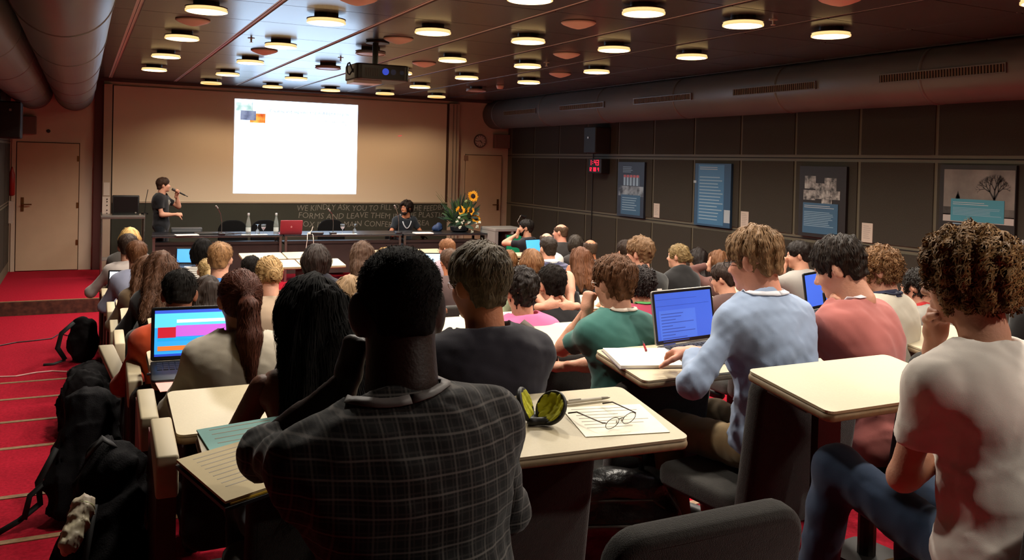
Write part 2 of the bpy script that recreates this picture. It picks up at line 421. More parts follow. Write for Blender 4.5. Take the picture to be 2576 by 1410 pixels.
# things on the front wall
p = ony(122, 330, YF)
tag(MB().lathe([(.03, 0), (.03, .012), (.02, .016)], n=16, M=Matrix.Rotation(math.pi/2, 4, 'X')).build('wall_socket', mat('dark_plastic', '2A1E18', .5), None, (p[0], YF, p[2])), 'small dark round fitting above the left door', 'fitting')
p0 = ony(50, 292, YF); p1 = ony(92, 338, YF)
tag(MB().box(p0[0], p1[0], YF-.1, YF-.001, p1[2], p0[2]).build('junction_box', mat('grey_box', '6A5A52', .6), bevel=.01), 'grey box on the wall above the left door', 'box')
p0 = ony(1240, 338, YF); p1 = ony(1284, 374, YF)
tag(MB().box(p0[0], 7.655, YF-.12, YF-.001, p1[2], p0[2]).build('wall_cabinet', mat('pink_grey_box', '7C645C', .6), bevel=.008), 'pale grey box high on the wall beside the clock', 'box')
ck = empty('wall_clock', ony(1207, 355, YF)); tag(ck, 'round white wall clock with dark rim above the right door', 'clock')
Ry = Matrix.Rotation(math.pi/2, 4, 'X')
MB().lathe([(.118, 0), (.118, .03), (.128, .034), (.132, .02), (.132, 0)], n=32, M=Ry).build('clock_rim', mat('clock_rim', '5A4A44', .4), ck)
MB().lathe([(.112, .02), (.112, .032)], n=32, M=Ry).build('clock_face', mat('clock_face', 'C4B4AA', .6), ck)
hm = MB()
for k in range(12):
    Mk = Matrix.Rotation(k*math.pi/6, 4, 'Y'); hm.box(-.006, .006, -.0345, -.032, .085, .105, Mk)
hm.build('hour_marks', mat('dark_plastic', '2A1E18', .5), ck)['kind'] = 'stuff'
hm = MB(); hm.box(-.006, .006, -.037, -.034, -.01, .06, Matrix.Rotation(math.radians(140), 4, 'Y')); hm.box(-.004, .004, -.039, -.036, -.01, .09, Matrix.Rotation(math.radians(-95), 4, 'Y'))
hm.build('clock_hands', mat('dark_plastic', '2A1E18', .5), ck)
p0 = ony(1168, 394, YF)
sg = tag(MB().box(p0[0]-.02, p0[0]+.07, YF-.036, YF-.031, p0[2]-.08, p0[2]+.02).build('door_sign', mat('sign_plate', '8A6A58', .6)), 'small square sign at the corner of the right door', 'sign')
# switch panel on the left column
pp = ony(268, 487, YF-.12); pq = ony(275, 455, YF-.12)
sp = empty('switch_panel', ((.31+.435)/2, YF-.12, .95)); tag(sp, 'white switch plate and buttons on the left column', 'switch panel')
MB().box(-.045, .045, -.008, 0, .26, .47).build('plate', mat('white_plastic', 'D8CCBE', .5), sp)
for k, z in enumerate((.20, .16, .10, .02, -.03, -.06)):
    MB().lathe([(.010, 0), (.010, .014)], c=(.01, 0, z), n=10, M=Ry).build('button', mat('dark_plastic', '2A1E18', .5), sp)
pw = MB().box(-.06, .05, -.006, 0, -.12, .24).build('back_plate', mat('white_plastic', 'D8CCBE', .5), sp)
# ---- left wall odds
o = MB().box(-1.0, -.72, 13.1, 13.5, 2.06, 2.55).build('wall_loudspeaker', mat('black_cabinet', '14110F', .6), bevel=.02); tag(o, 'black loudspeaker box high on the left wall', 'loudspeaker')
MB().box(-.86, -.83, 13.085, 13.1, 2.42, 2.45).build('logo_badge', mat('badge_silver', 'B0A8A0', .3, metal=.7), o)
ex = empty('wall_extinguisher_bracket', (-.955, 15.35, 1.2)); tag(ex, 'red and white fittings in the dark corner left of the left door', 'fitting')
MB().lathe([(.02, .0), (.045, .02), (.045, .33), (.02, .40), (.012, .45)], n=14).build('red_bottle', mat('red_paint', '8A2018', .4), ex, smooth=True)
MB().box(-.035, .03, -.05, .05, -.42, -.08).build('white_notice', mat('notice_white', 'B8A898', .7), ex)
# ---- right wall: speaker, clock, posters, papers
M_blk = mat('black_cabinet', '14110F', .6)
def wp(px, py, X=XR): q = onx(px, py, X); return q[1], q[2]
o = MB().prism([(-.26, -.18), (0, -.24), (0, .24), (-.26, .18)], 2.09, 2.52, Matrix.Translation((XR-.014, 12.05, 0))).build('wall_loudspeaker', M_blk, bevel=.015)
tag(o, 'black loudspeaker box hanging on the right wall above the red clock', 'loudspeaker')
MB().box(XR-.285, XR-.272, 12.06, 12.10, 2.33, 2.36).build('logo_badge', mat('badge_silver', 'B0A8A0', .3, metal=.7), o)
o = MB().tube([(XR-.02, 12.33, 2.1), (XR-.02, 12.33, .1)], .009, 6).build('speaker_cable', M_blk); tag(o, 'black cable running down the right wall from the loudspeaker', 'cable')
dc = empty('digital_clock', (XR-.13, 12.02, 1.885)); tag(dc, 'black digital wall clock with red glowing digits', 'clock')
MB().box(-.05, .115, -.2, .2, -.12, .12).build('clock_case', M_blk, dc, bevel=.01)
M_led = mat('red_led', 'FF2040', .5, emit='FF1838', es=2.2)
SEG = {'0': 'abcdef', '1': 'bc', '2': 'abged', '3': 'abgcd', '4': 'fgbc', '5': 'afgcd', '6': 'afgedc', '7': 'abc', '8': 'abcdefg', '9': 'abcdfg'}
def digits(s, y0, z0, w_, h_, gap, nm):
    m_ = MB(); y = y0; t = .008
    for ch in s:
        if ch in SEG:
            q = {'a': (0, w_, h_-t, h_), 'g': (0, w_, h_/2-t/2, h_/2+t/2), 'd': (0, w_, 0, t), 'f': (0, t, h_/2, h_), 'e': (0, t, 0, h_/2), 'b': (w_-t, w_, h_/2, h_), 'c': (w_-t, w_, 0, h_/2)}
            for k in SEG[ch]:
                a, b, c_, d_ = q[k]; m_.box(-.054, -.05, y-b, y-a, z0+c_, z0+d_)
        elif ch == ':':
            m_.box(-.054, -.05, y-w_*.6, y-w_*.4, z0+h_*.25, z0+h_*.38); m_.box(-.054, -.05, y-w_*.6, y-w_*.4, z0+h_*.62, z0+h_*.75)
        y -= w_+gap
    m_.build(nm, M_led, dc)
digits('1:43', .16, .012, .055, .085, .02, 'time_digits')
digits('12.08.4', .165, -.085, .03, .06, .014, 'date_digits')

M_pblk = mat('poster_black', '201C1A', .5); M_pblue = mat('poster_blue', '35566E', .5); M_pnavy = mat('poster_navy', '262E3A', .5)
M_pwhite = mat('poster_white', '9AA2A6', .6); M_ptext = mat('poster_text', '7D97A6', .6)
def poster(y0, y1, z0, z1, label, base):
    r = empty('poster', (XR-.014, (y0+y1)/2, z0)); tag(r, label, 'poster', 'posters on the right wall')
    MB().box(-.035, 0, -(y1-y0)/2, (y1-y0)/2, 0, z1-z0).build('board', base, r)
    W, Hh = y1-y0, z1-z0
    def put(nm, u0, u1, v0, v1, m_, d=.001):   # u from the viewer's left, v from the top
        return MB().box(-.035-d, -.035, W/2-u1*W, W/2-u0*W, Hh*(1-v1), Hh*(1-v0)).build(nm, m_, r)
    def lines(u0, u1, v0, v1, n, m_, d=.003):
        mm = MB()
        for k in range(n):
            v = v0+(v1-v0)*(k+.2)/n; e = u0+(u1-u0)*random.uniform(.75, 1)
            mm.box(-.035-d, -.035, W/2-e*W, W/2-u0*W, Hh*(1-v-.35*(v1-v0)/n), Hh*(1-v))
        mm.build('text_lines', m_, r)
    return put, lines
put, lines = poster(10.81, 11.53, 1.11, 1.96, 'dark poster with a pink bar chart, nearest the front of the hall', M_pnavy)
lines(.2, .6, .08, .2, 4, M_ptext)
for k in range(5): put('chart_bar', .24+.12*k, .30+.12*k, .24, .43, mat('bar_pale', '8FA8B8', .6), .002); put('chart_head', .24+.12*k, .33+.12*k, .235, .28, mat('bar_pink', 'A85C62', .6), .003)
put('chart_ground', .22, .84, .24, .43, mat('poster_slate', '4E5F6E', .6))
put('photo', .05, .98, .44, .62, pic_mat('poster_clouds', '2A2E33', '8A9499', 9, 0)); put('text_block', .15, .88, .60, .96, M_pblue, .002)
lines(.2, .82, .64, .9, 6, M_ptext)
put, lines = poster(8.86, 9.6, 1.11, 1.96, 'tall blue poster full of pale text lines', mat('poster_deepblue', '27455E', .5))
put('text_block', .1, .82, .02, .97, mat('poster_midblue', '3C6888', .5)); lines(.14, .78, .05, .11, 2, M_pwhite)
lines(.14, .8, .2, .92, 14, M_ptext); put('photo', .84, 1.0, .72, .92, M_pwhite, .002); put('logo', -.04, .04, .28, .32, M_pwhite, .002)
put, lines = poster(6.95, 7.65, 1.13, 1.95, 'black poster with a collage of grey photographs above a blue text block', M_pblk)
for k, (u0, u1, v0, v1) in enumerate(((.12, .36, .14, .32), (.55, .8, .16, .34), (.36, .6, .24, .46), (.1, .36, .34, .48), (.6, .88, .34, .46), (.5, .72, .44, .55))):
    put('photo', u0, u1, v0, v1, pic_mat('collage_%d' % k, '2C2A28', 'A9A49C', 14+k, 0), .001+.0005*k)
put('text_block', .1, .85, .52, .95, M_pblue, .005); lines(.13, .8, .55, .60, 2, M_pwhite, .007); lines(.13, .82, .64, .86, 9, M_ptext, .007)
put, lines = poster(5.0, 5.78, 1.1, 1.99, 'black poster with a grey winter tree photograph and turquoise text box', M_pblk)
put('photo_sky', .06, .99, .05, .50, pic_mat('tree_sky', '5A534C', '7C746B', 3, 0)); put('photo_hedge', .06, .99, .46, .55, pic_mat('tree_hedge', '2A2622', '55504A', 9, 0), .002)
put('photo_snow', .06, .99, .54, .62, mat('snow_grey', 'A09890', .6), .002)
Wp, Hp = .78, .89
tr = MB()
rootp = [o for o in C.objects if o.get('label', '').startswith('black poster with a grey winter')][0]
def branch(u, v, a, L, t, d):
    u2, v2 = u+math.cos(a)*L, v+math.sin(a)*L
    x = -.0385
    n = Vector((-math.sin(a), math.cos(a)))*t
    def P_(uu, vv): return (x, Wp/2-min(.985, uu)*Wp, min(.95, vv)*Hp)
    tr.add([P_(u-n.x, v-n.y), P_(u+n.x, v+n.y), P_(u2+n.x*.6, v2+n.y*.6), P_(u2-n.x*.6, v2-n.y*.6)], [(0, 1, 2, 3)])
    if d:
        for da in (-.5, -.1, .45): branch(u2, v2, a+da+random.uniform(-.2, .2), L*random.uniform(.6, .8), t*.55, d-1)
branch(.74, .5, math.pi/2, .14, .022, 5)
tr.build('tree_print', M_pblk, rootp)
fir = MB()
for k in range(5): fir.add([(-.038, Wp/2-(.26-.08+.012*k)*Wp, (.52+.03*k)*Hp), (-.038, Wp/2-(.26+.08-.012*k)*Wp, (.52+.03*k)*Hp), (-.038, Wp/2-.26*Wp, (.60+.03*k)*Hp)], [(0, 2, 1)])
fir.build('fir_print', M_pblk, rootp)
put('text_box', .17, .87, .37, .61, mat('turquoise', '3E7E8C', .5), .006); lines(.2, .75, .40, .44, 2, M_pwhite, .008); lines(.2, .85, .46, .55, 6, M_ptext, .008); lines(.2, .8, .63, .66, 1, M_ptext)
M_paper = mat('white_paper', 'EDE6D8', .8)
for px, py, lb in ((1654, 530, 'white paper notice pinned right of the bar chart poster'), (1875.5, 553, 'white paper notice pinned right of the tall blue poster'), (2184, 586, 'white paper notice pinned right of the photo collage poster')):
    y, z = wp(px, py)
    r = tag(MB().box(XR-.018, XR-.0125, y-.072, y+.072, z-.105, z+.105).build('paper_notice', mat('notice_white', 'B8A898', .7)), lb, 'notice', 'notices on the right wall')
    mm = MB()
    for k in range(7): mm.box(XR-.0186, XR-.018, y-.05+random.uniform(0, .03), y+.05, z+.07-.022*k, z+.075-.022*k)
    mm.build('print', mat('grey_print', '8A8078', .8), r)

# ---- projector
pj = empty('projector', (*onz(948, 185, 2.78)[:2], 2.78)); tag(pj, 'black projector hanging from the ceiling', 'projector')
px_, py_ = pj.location.x, pj.location.y
MB().prism(rrect(-.28, .28, -.22, .22, .06), -.085, .075).build('case', mat('projector_black', '16130F', .35), pj, bevel=.015)
MB().tube([(-.02, 0, .07), (-.02, 0, ZC-2.79)], .03, 10).build('mount_pole', mat('projector_black', '16130F', .35), pj)
MB().lathe([(.12, ZC-2.80), (.12, ZC-2.815)], n=20).build('ceiling_plate', mat('lamp_ring_metal', '4A4038', .4), pj)
MB().lathe([(.06, 0), (.06, .05), (.05, .055)], c=(-.02, .22, 0), n=20, M=Matrix.Rotation(-math.pi/2, 4, 'X')).build('lens', mat('lens_lit', 'E8F4FF', .2, emit='E8F4FF', es=3.0), pj)
vm = MB()
for k in range(8): vm.box(-.19+.018*k, -.18+.018*k, -.224, -.218, -.05, .03)
vm.build('vent_slots', mat('vent_grey', '3A3632', .6), pj)
for k, (x, c_) in enumerate(((.02, '4060FF'), (.10, '203060'), (.19, '182848'))):
    MB().lathe([(.034-.006*k, 0), (.034-.006*k, .006)], c=(x, -.222, 0), n=16, M=Ry).build('port_cover', mat('port_%d' % k, '101828', .2, emit=c_, es=.5 if k == 0 else .12), pj)
MB().tube([(-.26, -.1, .04)]+[(-.3-.04*math.sin(a), -.1, .02-.07*math.cos(a)) for a in np.linspace(.4, 2.7, 8)]+[(-.26, -.1, -.05)], .008, 6).build('cable_loop', mat('projector_black', '16130F', .35), pj)
MB().box(-.27, .02, -.1, .15, -.115, -.085).build('underside_tray', mat('tray_white', 'C8C0B8', .4), pj)
# ------------------------------------------------------------------ implicit-surface sculpting
class Field:
    def __init__(s, lo, hi, h):
        s.lo = np.array(lo, np.float32); s.h = h
        s.n = np.maximum(((np.array(hi)-np.array(lo))/h).astype(int)+2, 4)
        s.G = np.full(tuple(s.n), .2, np.float32)
        s.ax = [s.lo[i]+h*np.arange(s.n[i], dtype=np.float32) for i in range(3)]
    def _sl(s, lo, hi):
        a = np.clip(((np.array(lo)-s.lo)/s.h).astype(int), 0, s.n-1); b = np.clip(((np.array(hi)-s.lo)/s.h).astype(int)+2, 0, s.n)
        return tuple(slice(a[i], max(b[i], a[i])) for i in range(3))
    def _pts(s, sl): return s.ax[0][sl[0]][:, None, None], s.ax[1][sl[1]][None, :, None], s.ax[2][sl[2]][None, None, :]
    def _comb(s, sl, d, k, sub):
        g = s.G[sl]
        if g.size == 0: return
        if sub:
            d = -d; t = np.maximum(k-np.abs(g-d), 0)/k; s.G[sl] = np.maximum(g, d)+t*t*k*.25
        else:
            t = np.maximum(k-np.abs(g-d), 0)/k; s.G[sl] = np.minimum(g, d)-t*t*k*.25
    def cone(s, a, b, ra, rb, k=.03, sub=False):
        a = np.array(a, np.float32); b = np.array(b, np.float32); m = max(ra, rb)+k+.05
        sl = s._sl(np.minimum(a, b)-m, np.maximum(a, b)+m); X, Y, Z = s._pts(sl); ba = b-a; L2 = float(ba@ba)+1e-9
        t = np.clip(((X-a[0])*ba[0]+(Y-a[1])*ba[1]+(Z-a[2])*ba[2])/L2, 0, 1)
        d = np.sqrt((X-a[0]-t*ba[0])**2+(Y-a[1]-t*ba[1])**2+(Z-a[2]-t*ba[2])**2)-(ra+(rb-ra)*t)
        s._comb(sl, d, k, sub); return s
    def ell(s, c, r, R=None, k=.03, sub=False):
        c = np.array(c, np.float32); r = np.array(r, np.float32)
        m = (np.abs(R)@r if R is not None else r)+k+.05
        sl = s._sl(c-m, c+m); X, Y, Z = s._pts(sl); x, y, z = X-c[0], Y-c[1], Z-c[2]
        if R is not None:   # columns of R are the ellipsoid axes
            x, y, z = R[0, 0]*x+R[1, 0]*y+R[2, 0]*z, R[0, 1]*x+R[1, 1]*y+R[2, 1]*z, R[0, 2]*x+R[1, 2]*y+R[2, 2]*z
        k0 = np.sqrt((x/r[0])**2+(y/r[1])**2+(z/r[2])**2); k1 = np.sqrt((x/r[0]**2)**2+(y/r[1]**2)**2+(z/r[2]**2)**2)+1e-6
        s._comb(sl, k0*(k0-1)/k1, k, sub); return s
    def half(s, p, n, k=.01):   # remove everything on the side n points to
        n = np.array(n, np.float32); n = n/np.linalg.norm(n); sl = (slice(None),)*3; X, Y, Z = s._pts(sl)
        s._comb(sl, -((X-p[0])*n[0]+(Y-p[1])*n[1]+(Z-p[2])*n[2])*1.0, k, True); return s
    def half_near(s, p, n, rad, k=.01):   # the same, only inside a ball of radius rad
        n = np.array(n, np.float32); n = n/np.linalg.norm(n); p = np.array(p); sl = s._sl(p-rad, p+rad); X, Y, Z = s._pts(sl)
        d = np.maximum(-((X-p[0])*n[0]+(Y-p[1])*n[1]+(Z-p[2])*n[2]), np.sqrt((X-p[0])**2+(Y-p[1])**2+(Z-p[2])**2)-rad)
        s._comb(sl, d, k, True); return s
    def noise(s, amp, freq, seed=0, stretch=(1, 1, 1)):
        X, Y, Z = s._pts((slice(None),)*3); r = np.random.default_rng(seed); out = 0
        for o in range(4):
            f = freq*(1.7**o); A = amp*(.62**o); d = r.normal(size=3)*np.array(stretch); d2 = r.normal(size=3)*np.array(stretch)
            ph, p2 = r.uniform(0, 6.28, 2)
            out = out+A*np.sin(f*(X*d[0]+Y*d[1]+Z*d[2])+ph+1.5*np.sin(f*.6*(X*d2[0]+Y*d2[1]+Z*d2[2])+p2))
        s.G += out.astype(np.float32); return s
    def folds(s, amp, freq, seed=0, stretch=(1, 1, 1), zc=None, zw=.2):
        X, Y, Z = s._pts((slice(None),)*3); r = np.random.default_rng(seed); out = 0
        for o in range(3):
            d = r.normal(size=3)*np.array(stretch); d /= np.linalg.norm(d); d2 = r.normal(size=3); f = freq*(1.45**o); ph, p2 = r.uniform(0, 6.28, 2)
            out = out-amp*(.7**o)*(1-np.abs(np.sin(f*(X*d[0]+Y*d[1]+Z*d[2])+ph+1.1*np.sin(f*.45*(X*d2[0]+Y*d2[1]+Z*d2[2])+p2))))**3
        if zc is not None: out = out*np.clip((zc-Z)/zw, .12, 1)
        s.G += out.astype(np.float32); return s
    def sample(s, P):
        q = np.clip((P-s.lo)/s.h, 0, s.n-1.001); i = q.astype(int); f = q-i; out = 0
        for dx in (0, 1):
            for dy in (0, 1):
                for dz in (0, 1):
                    w_ = (f[..., 0] if dx else 1-f[..., 0])*(f[..., 1] if dy else 1-f[..., 1])*(f[..., 2] if dz else 1-f[..., 2])
                    out = out+w_*s.G[i[..., 0]+dx, i[..., 1]+dy, i[..., 2]+dz]
        return out
    def grad(s, P):
        e = s.h; g = np.stack([s.sample(P+np.eye(3)[k]*e)-s.sample(P-np.eye(3)[k]*e) for k in range(3)], -1)
        return g/(np.linalg.norm(g, axis=-1, keepdims=True)+1e-9)
    def surf(s):
        G = s.G; G[0], G[-1], G[:, 0], G[:, -1], G[:, :, 0], G[:, :, -1] = (np.maximum(G[0], .01), np.maximum(G[-1], .01), np.maximum(G[:, 0], .01), np.maximum(G[:, -1], .01), np.maximum(G[:, :, 0], .01), np.maximum(G[:, :, -1], .01))
        S = G < 0
        cn = [(a, b, c) for a in (0, 1) for b in (0, 1) for c in (0, 1)]
        def cut(A, o): return A[o[0]:A.shape[0]-1+o[0], o[1]:A.shape[1]-1+o[1], o[2]:A.shape[2]-1+o[2]]
        cnt = sum(cut(S, o).astype(np.int8) for o in cn)
        act = np.argwhere((cnt > 0) & (cnt < 8))
        if len(act) == 0: return np.zeros((0, 3)), np.zeros((0, 4), int)
        V = np.stack([G[act[:, 0]+o[0], act[:, 1]+o[1], act[:, 2]+o[2]] for o in cn], 1)
        acc = np.zeros((len(act), 3)); num = np.zeros(len(act))
        for i, a in enumerate(cn):
            for j, b in enumerate(cn):
                if j > i and sum(abs(a[q]-b[q]) for q in range(3)) == 1:
                    va, vb = V[:, i], V[:, j]; m = (va < 0) != (vb < 0)
                    t = va/np.where(m, va-vb, 1)
                    p = np.array(a)[None]+t[:, None]*(np.array(b)-np.array(a))[None]
                    acc += np.where(m[:, None], p, 0); num += m
        verts = (act+acc/num[:, None])*s.h+s.lo
        idx = np.full(cnt.shape, -1, np.int64); idx[act[:, 0], act[:, 1], act[:, 2]] = np.arange(len(act))
        F = []
        for ax in range(3):
            sa = [slice(1, -1)]*3; sa[ax] = slice(0, -1); sb = [slice(1, -1)]*3; sb[ax] = slice(1, None)
            A, B = S[tuple(sa)], S[tuple(sb)]
            e = np.argwhere(A != B)
            if len(e) == 0: continue
            inside = A[e[:, 0], e[:, 1], e[:, 2]]
            p = e+1; p[:, ax] -= 1
            u, v = (ax+1) % 3, (ax+2) % 3
            def cell(du, dv):
                c_ = p.copy(); c_[:, u] += du; c_[:, v] += dv; return idx[c_[:, 0], c_[:, 1], c_[:, 2]]
            q = np.stack([cell(-1, -1), cell(0, -1), cell(0, 0), cell(-1, 0)], 1)
            q[~inside] = q[~inside][:, ::-1]; F.append(q)
        F = np.concatenate(F); F = F[(F >= 0).all(1)]
        return verts, F
def np_mesh(name, parts):
    """parts: list of (verts, quad faces, material index) joined into one mesh"""
    V = np.concatenate([p[0] for p in parts]); off = np.cumsum([0]+[len(p[0]) for p in parts])
    F = np.concatenate([p[1]+o for p, o in zip(parts, off)]); MI = np.concatenate([np.full(len(p[1]), p[2]) for p in parts])
    me = bpy.data.meshes.new(name); k = F.shape[1]
    me.vertices.add(len(V)); me.vertices.foreach_set('co', V.astype(np.float32).ravel())
    me.loops.add(F.size); me.loops.foreach_set('vertex_index', F.astype(np.int32).ravel())
    me.polygons.add(len(F)); me.polygons.foreach_set('loop_start', np.arange(0, F.size, k, dtype=np.int32))
    me.polygons.foreach_set('material_index', MI.astype(np.int32)); me.polygons.foreach_set('use_smooth', np.ones(len(F), dtype=bool))
    me.update(calc_edges=True)
    return me
def rot(ax, a):
    c, s_ = math.cos(a), math.sin(a)
    return np.array({'x': [[1, 0, 0], [0, c, -s_], [0, s_, c]], 'y': [[c, 0, s_], [0, 1, 0], [-s_, 0, c]], 'z': [[c, -s_, 0], [s_, c, 0], [0, 0, 1]]}[ax])
def unit(v): v = np.array(v, float); return v/(np.linalg.norm(v)+1e-9)
def strands_mesh(P, rad, N_, tube=False):
    """P: (N,S,3) polylines with surface normals N_ -> one mesh of thin tapering ribbons, slightly roofed"""
    N, S, _ = P.shape
    T = np.gradient(P, axis=1); T /= np.linalg.norm(T, axis=2, keepdims=True)+1e-9
    A = np.cross(T, N_); A /= np.linalg.norm(A, axis=2, keepdims=True)+1e-9
    prof = np.interp(np.linspace(0, 1, S), [0, .15, .6, 1], [.6, 1, .9, .1])[None, :, None]*np.asarray(rad).reshape(-1, 1, 1)
    if tube:
        B = np.cross(T, A); V = np.stack([P+(A*math.cos(a)+B*math.sin(a))*prof for a in (0, 2.09, 4.19)], 2).reshape(-1, 3)
        base = (np.arange(N)[:, None]*S+np.arange(S-1)[None])*3
        return V, np.stack([np.stack([base+k, base+(k+1) % 3, base+3+(k+1) % 3, base+3+k], -1) for k in range(3)], -2).reshape(-1, 4)
    V = np.stack([P-A*prof, P+A*prof], 2).reshape(-1, 3)
    base = (np.arange(N)[:, None]*S+np.arange(S-1)[None])*2
    F = np.stack([base, base+1, base+3, base+2], -1).reshape(-1, 4)
    return V, F
# ------------------------------------------------------------------ people
SKINS = {'fair': 'C08B72', 'tan': 'B07050', 'brown': '6E4330', 'dark': '2A1710', 'pink': 'D09078'}
def skin_mat(k): return mat('skin_'+k, SKINS[k], .5, spec=.35, noise=(9, .10), bump=(120, .12))
def hair_mat(col, rough=.55):
    c = [int(col[i:i+2], 16)/255 for i in (0, 2, 4)]; g = 1.0 if max(c) > .40 else (1.2 if max(c) > .17 else 1.05)
    return mat('hair_'+col, tuple(min(1, v*g) for v in c), rough if max(c) > .1 else .75, spec=.22 if max(c) > .1 else .10, island=.20, bump=(700, .25))
def cloth_mat(col, kind='plain'):
    nm = 'cloth_'+kind+'_'+col
    if nm in MATS: return MATS[nm]
    m = mat(nm, col, .85, spec=.2, noise=(5, .10), bump=(700, .12), sheen=.15)
    if kind in ('plaid', 'stripe', 'stripeh'):
        nt = m.node_tree; b = nt.nodes['Principled BSDF']; tc = nt.nodes.new('ShaderNodeTexCoord'); base = b.inputs['Base Color'].links[0].from_socket
        last = base
        for ax, sc_, th, c2, a in ({'plaid': (('X', 62, .86, '322E2C', .7), ('Z', 62, .86, '322E2C', .7), ('X', 31, .93, '544F4B', .7), ('Z', 31, .94, '66605C', .8)), 'stripe': (('Z', 34, .55, '6A6680', .55),), 'stripeh': (('Z', 60, .5, 'C8C0B8', .9),)}[kind]):
            wv = nt.nodes.new('ShaderNodeTexWave'); wv.bands_direction = ax; wv.inputs['Scale'].default_value = sc_/6.28*2; wv.inputs['Distortion'].default_value = .25; wv.inputs['Detail Scale'].default_value = .4
            nt.links.new(tc.outputs['Object'], wv.inputs['Vector'])
            r = nt.nodes.new('ShaderNodeValToRGB'); r.color_ramp.elements[0].position = th; r.color_ramp.elements[1].position = min(1, th+.06)
            r.color_ramp.elements[0].color = (0, 0, 0, 1); r.color_ramp.elements[1].color = (a, a, a, 1)
            nt.links.new(wv.outputs['Fac'], r.inputs['Fac'])
            mx = nt.nodes.new('ShaderNodeMix'); mx.data_type = 'RGBA'; nt.links.new(r.outputs['Color'], mx.inputs[0]); nt.links.new(last, mx.inputs[6]); mx.inputs[7].default_value = (*lin(c2), 1)
            last = mx.outputs[2]
        nt.links.new(last, b.inputs['Base Color'])
    return m
LOD = {'near': dict(body=.011, head=.0062, hand=.0058, cloth=.0098, hair=.0070, leg=.012), 'mid': dict(body=.016, head=.0105, hand=.0090, cloth=.0165, hair=.0115, leg=.030), 'far': dict(body=.022, head=.0135, hand=.0125, cloth=.0220, hair=.0150, leg=.034)}

EXF = [None]
def ik(sh, wr, pole, l1, l2):
    d = wr-sh; L = np.linalg.norm(d)
    if L > (l1+l2)*.995: wr = sh+d*(l1+l2)*.995/L; d = wr-sh; L = np.linalg.norm(d)
    a = (l1*l1-l2*l2+L*L)/(2*L); hgt = math.sqrt(max(l1*l1-a*a, 1e-6)); u = d/L
    p = np.array(pole, float); p = p-u*(p@u); p = unit(p)
    return sh+u*a+p*hgt, wr

def hand_parts(wr, d, n, side, pose, h, mi=0, s=1.0):
    """d: direction of the fingers, n: direction the palm faces, side +1 = right hand"""
    d = unit(d); n = unit(np.array(n)-d*(np.array(n)@d)); t = np.cross(d, n)*-side   # t: towards the thumb
    W = lambda a, b, c: np.array(wr)+(d*a+t*b+n*c)*s
    F = Field(np.array(wr)-.16*s, np.array(wr)+.22*s, h)
    F.cone(W(-.05, 0, 0), W(.012, 0, 0), .027*s, .026*s, .015)
    for b in (-.026, -.009, .009, .025): F.cone(W(.01, b*.7, .0), W(.082-abs(b)*.25, b, -.002), .017*s, .0125*s, .018)
    F.cone(W(.02, .02, .004), W(.05, .038, .012), .017*s, .013*s, .016)
    cu = {'flat': (.12, .12, .1), 'relax': (.45, .5, .35), 'fist': (1.35, 1.55, 1.0), 'grip': (.95, 1.1, .7), 'type': (.35, .7, .4)}[pose]
    for k, (b, L) in enumerate(((.027, .066), (.010, .074), (-.008, .069), (-.025, .053))):
        p = W(.082-abs(b)*.25, b, -.002); a = 0; seg = (.45, .31, .24); sp = b*(.9 if pose in ('flat', 'relax', 'type') else .2)
        for q in range(3):
            a += cu[q]*(1+.06*k)
            v = unit(d*math.cos(a)+n*math.sin(a)+t*sp); e = p+v*L*seg[q]*s
            F.cone(p, e, (.0098-.0009*q)*s, (.0090-.0009*q)*s, .005); p = e
    p = W(.03, .03, .008)
    for q, (L, aa) in enumerate(((.042, .15), (.032, .5), (.026, .8))):
        ca = aa*(1.5 if pose in ('fist', 'grip') else .6)
        v = unit(d*.62*math.cos(ca*.6)+t*(.75-.6*ca)+n*(.25+.55*ca)); e = p+v*L*s
        F.cone(p, e, (.0125-.001*q)*s, (.0115-.001*q)*s, .007); p = e
    v, f = F.surf(); return (v, f, mi)

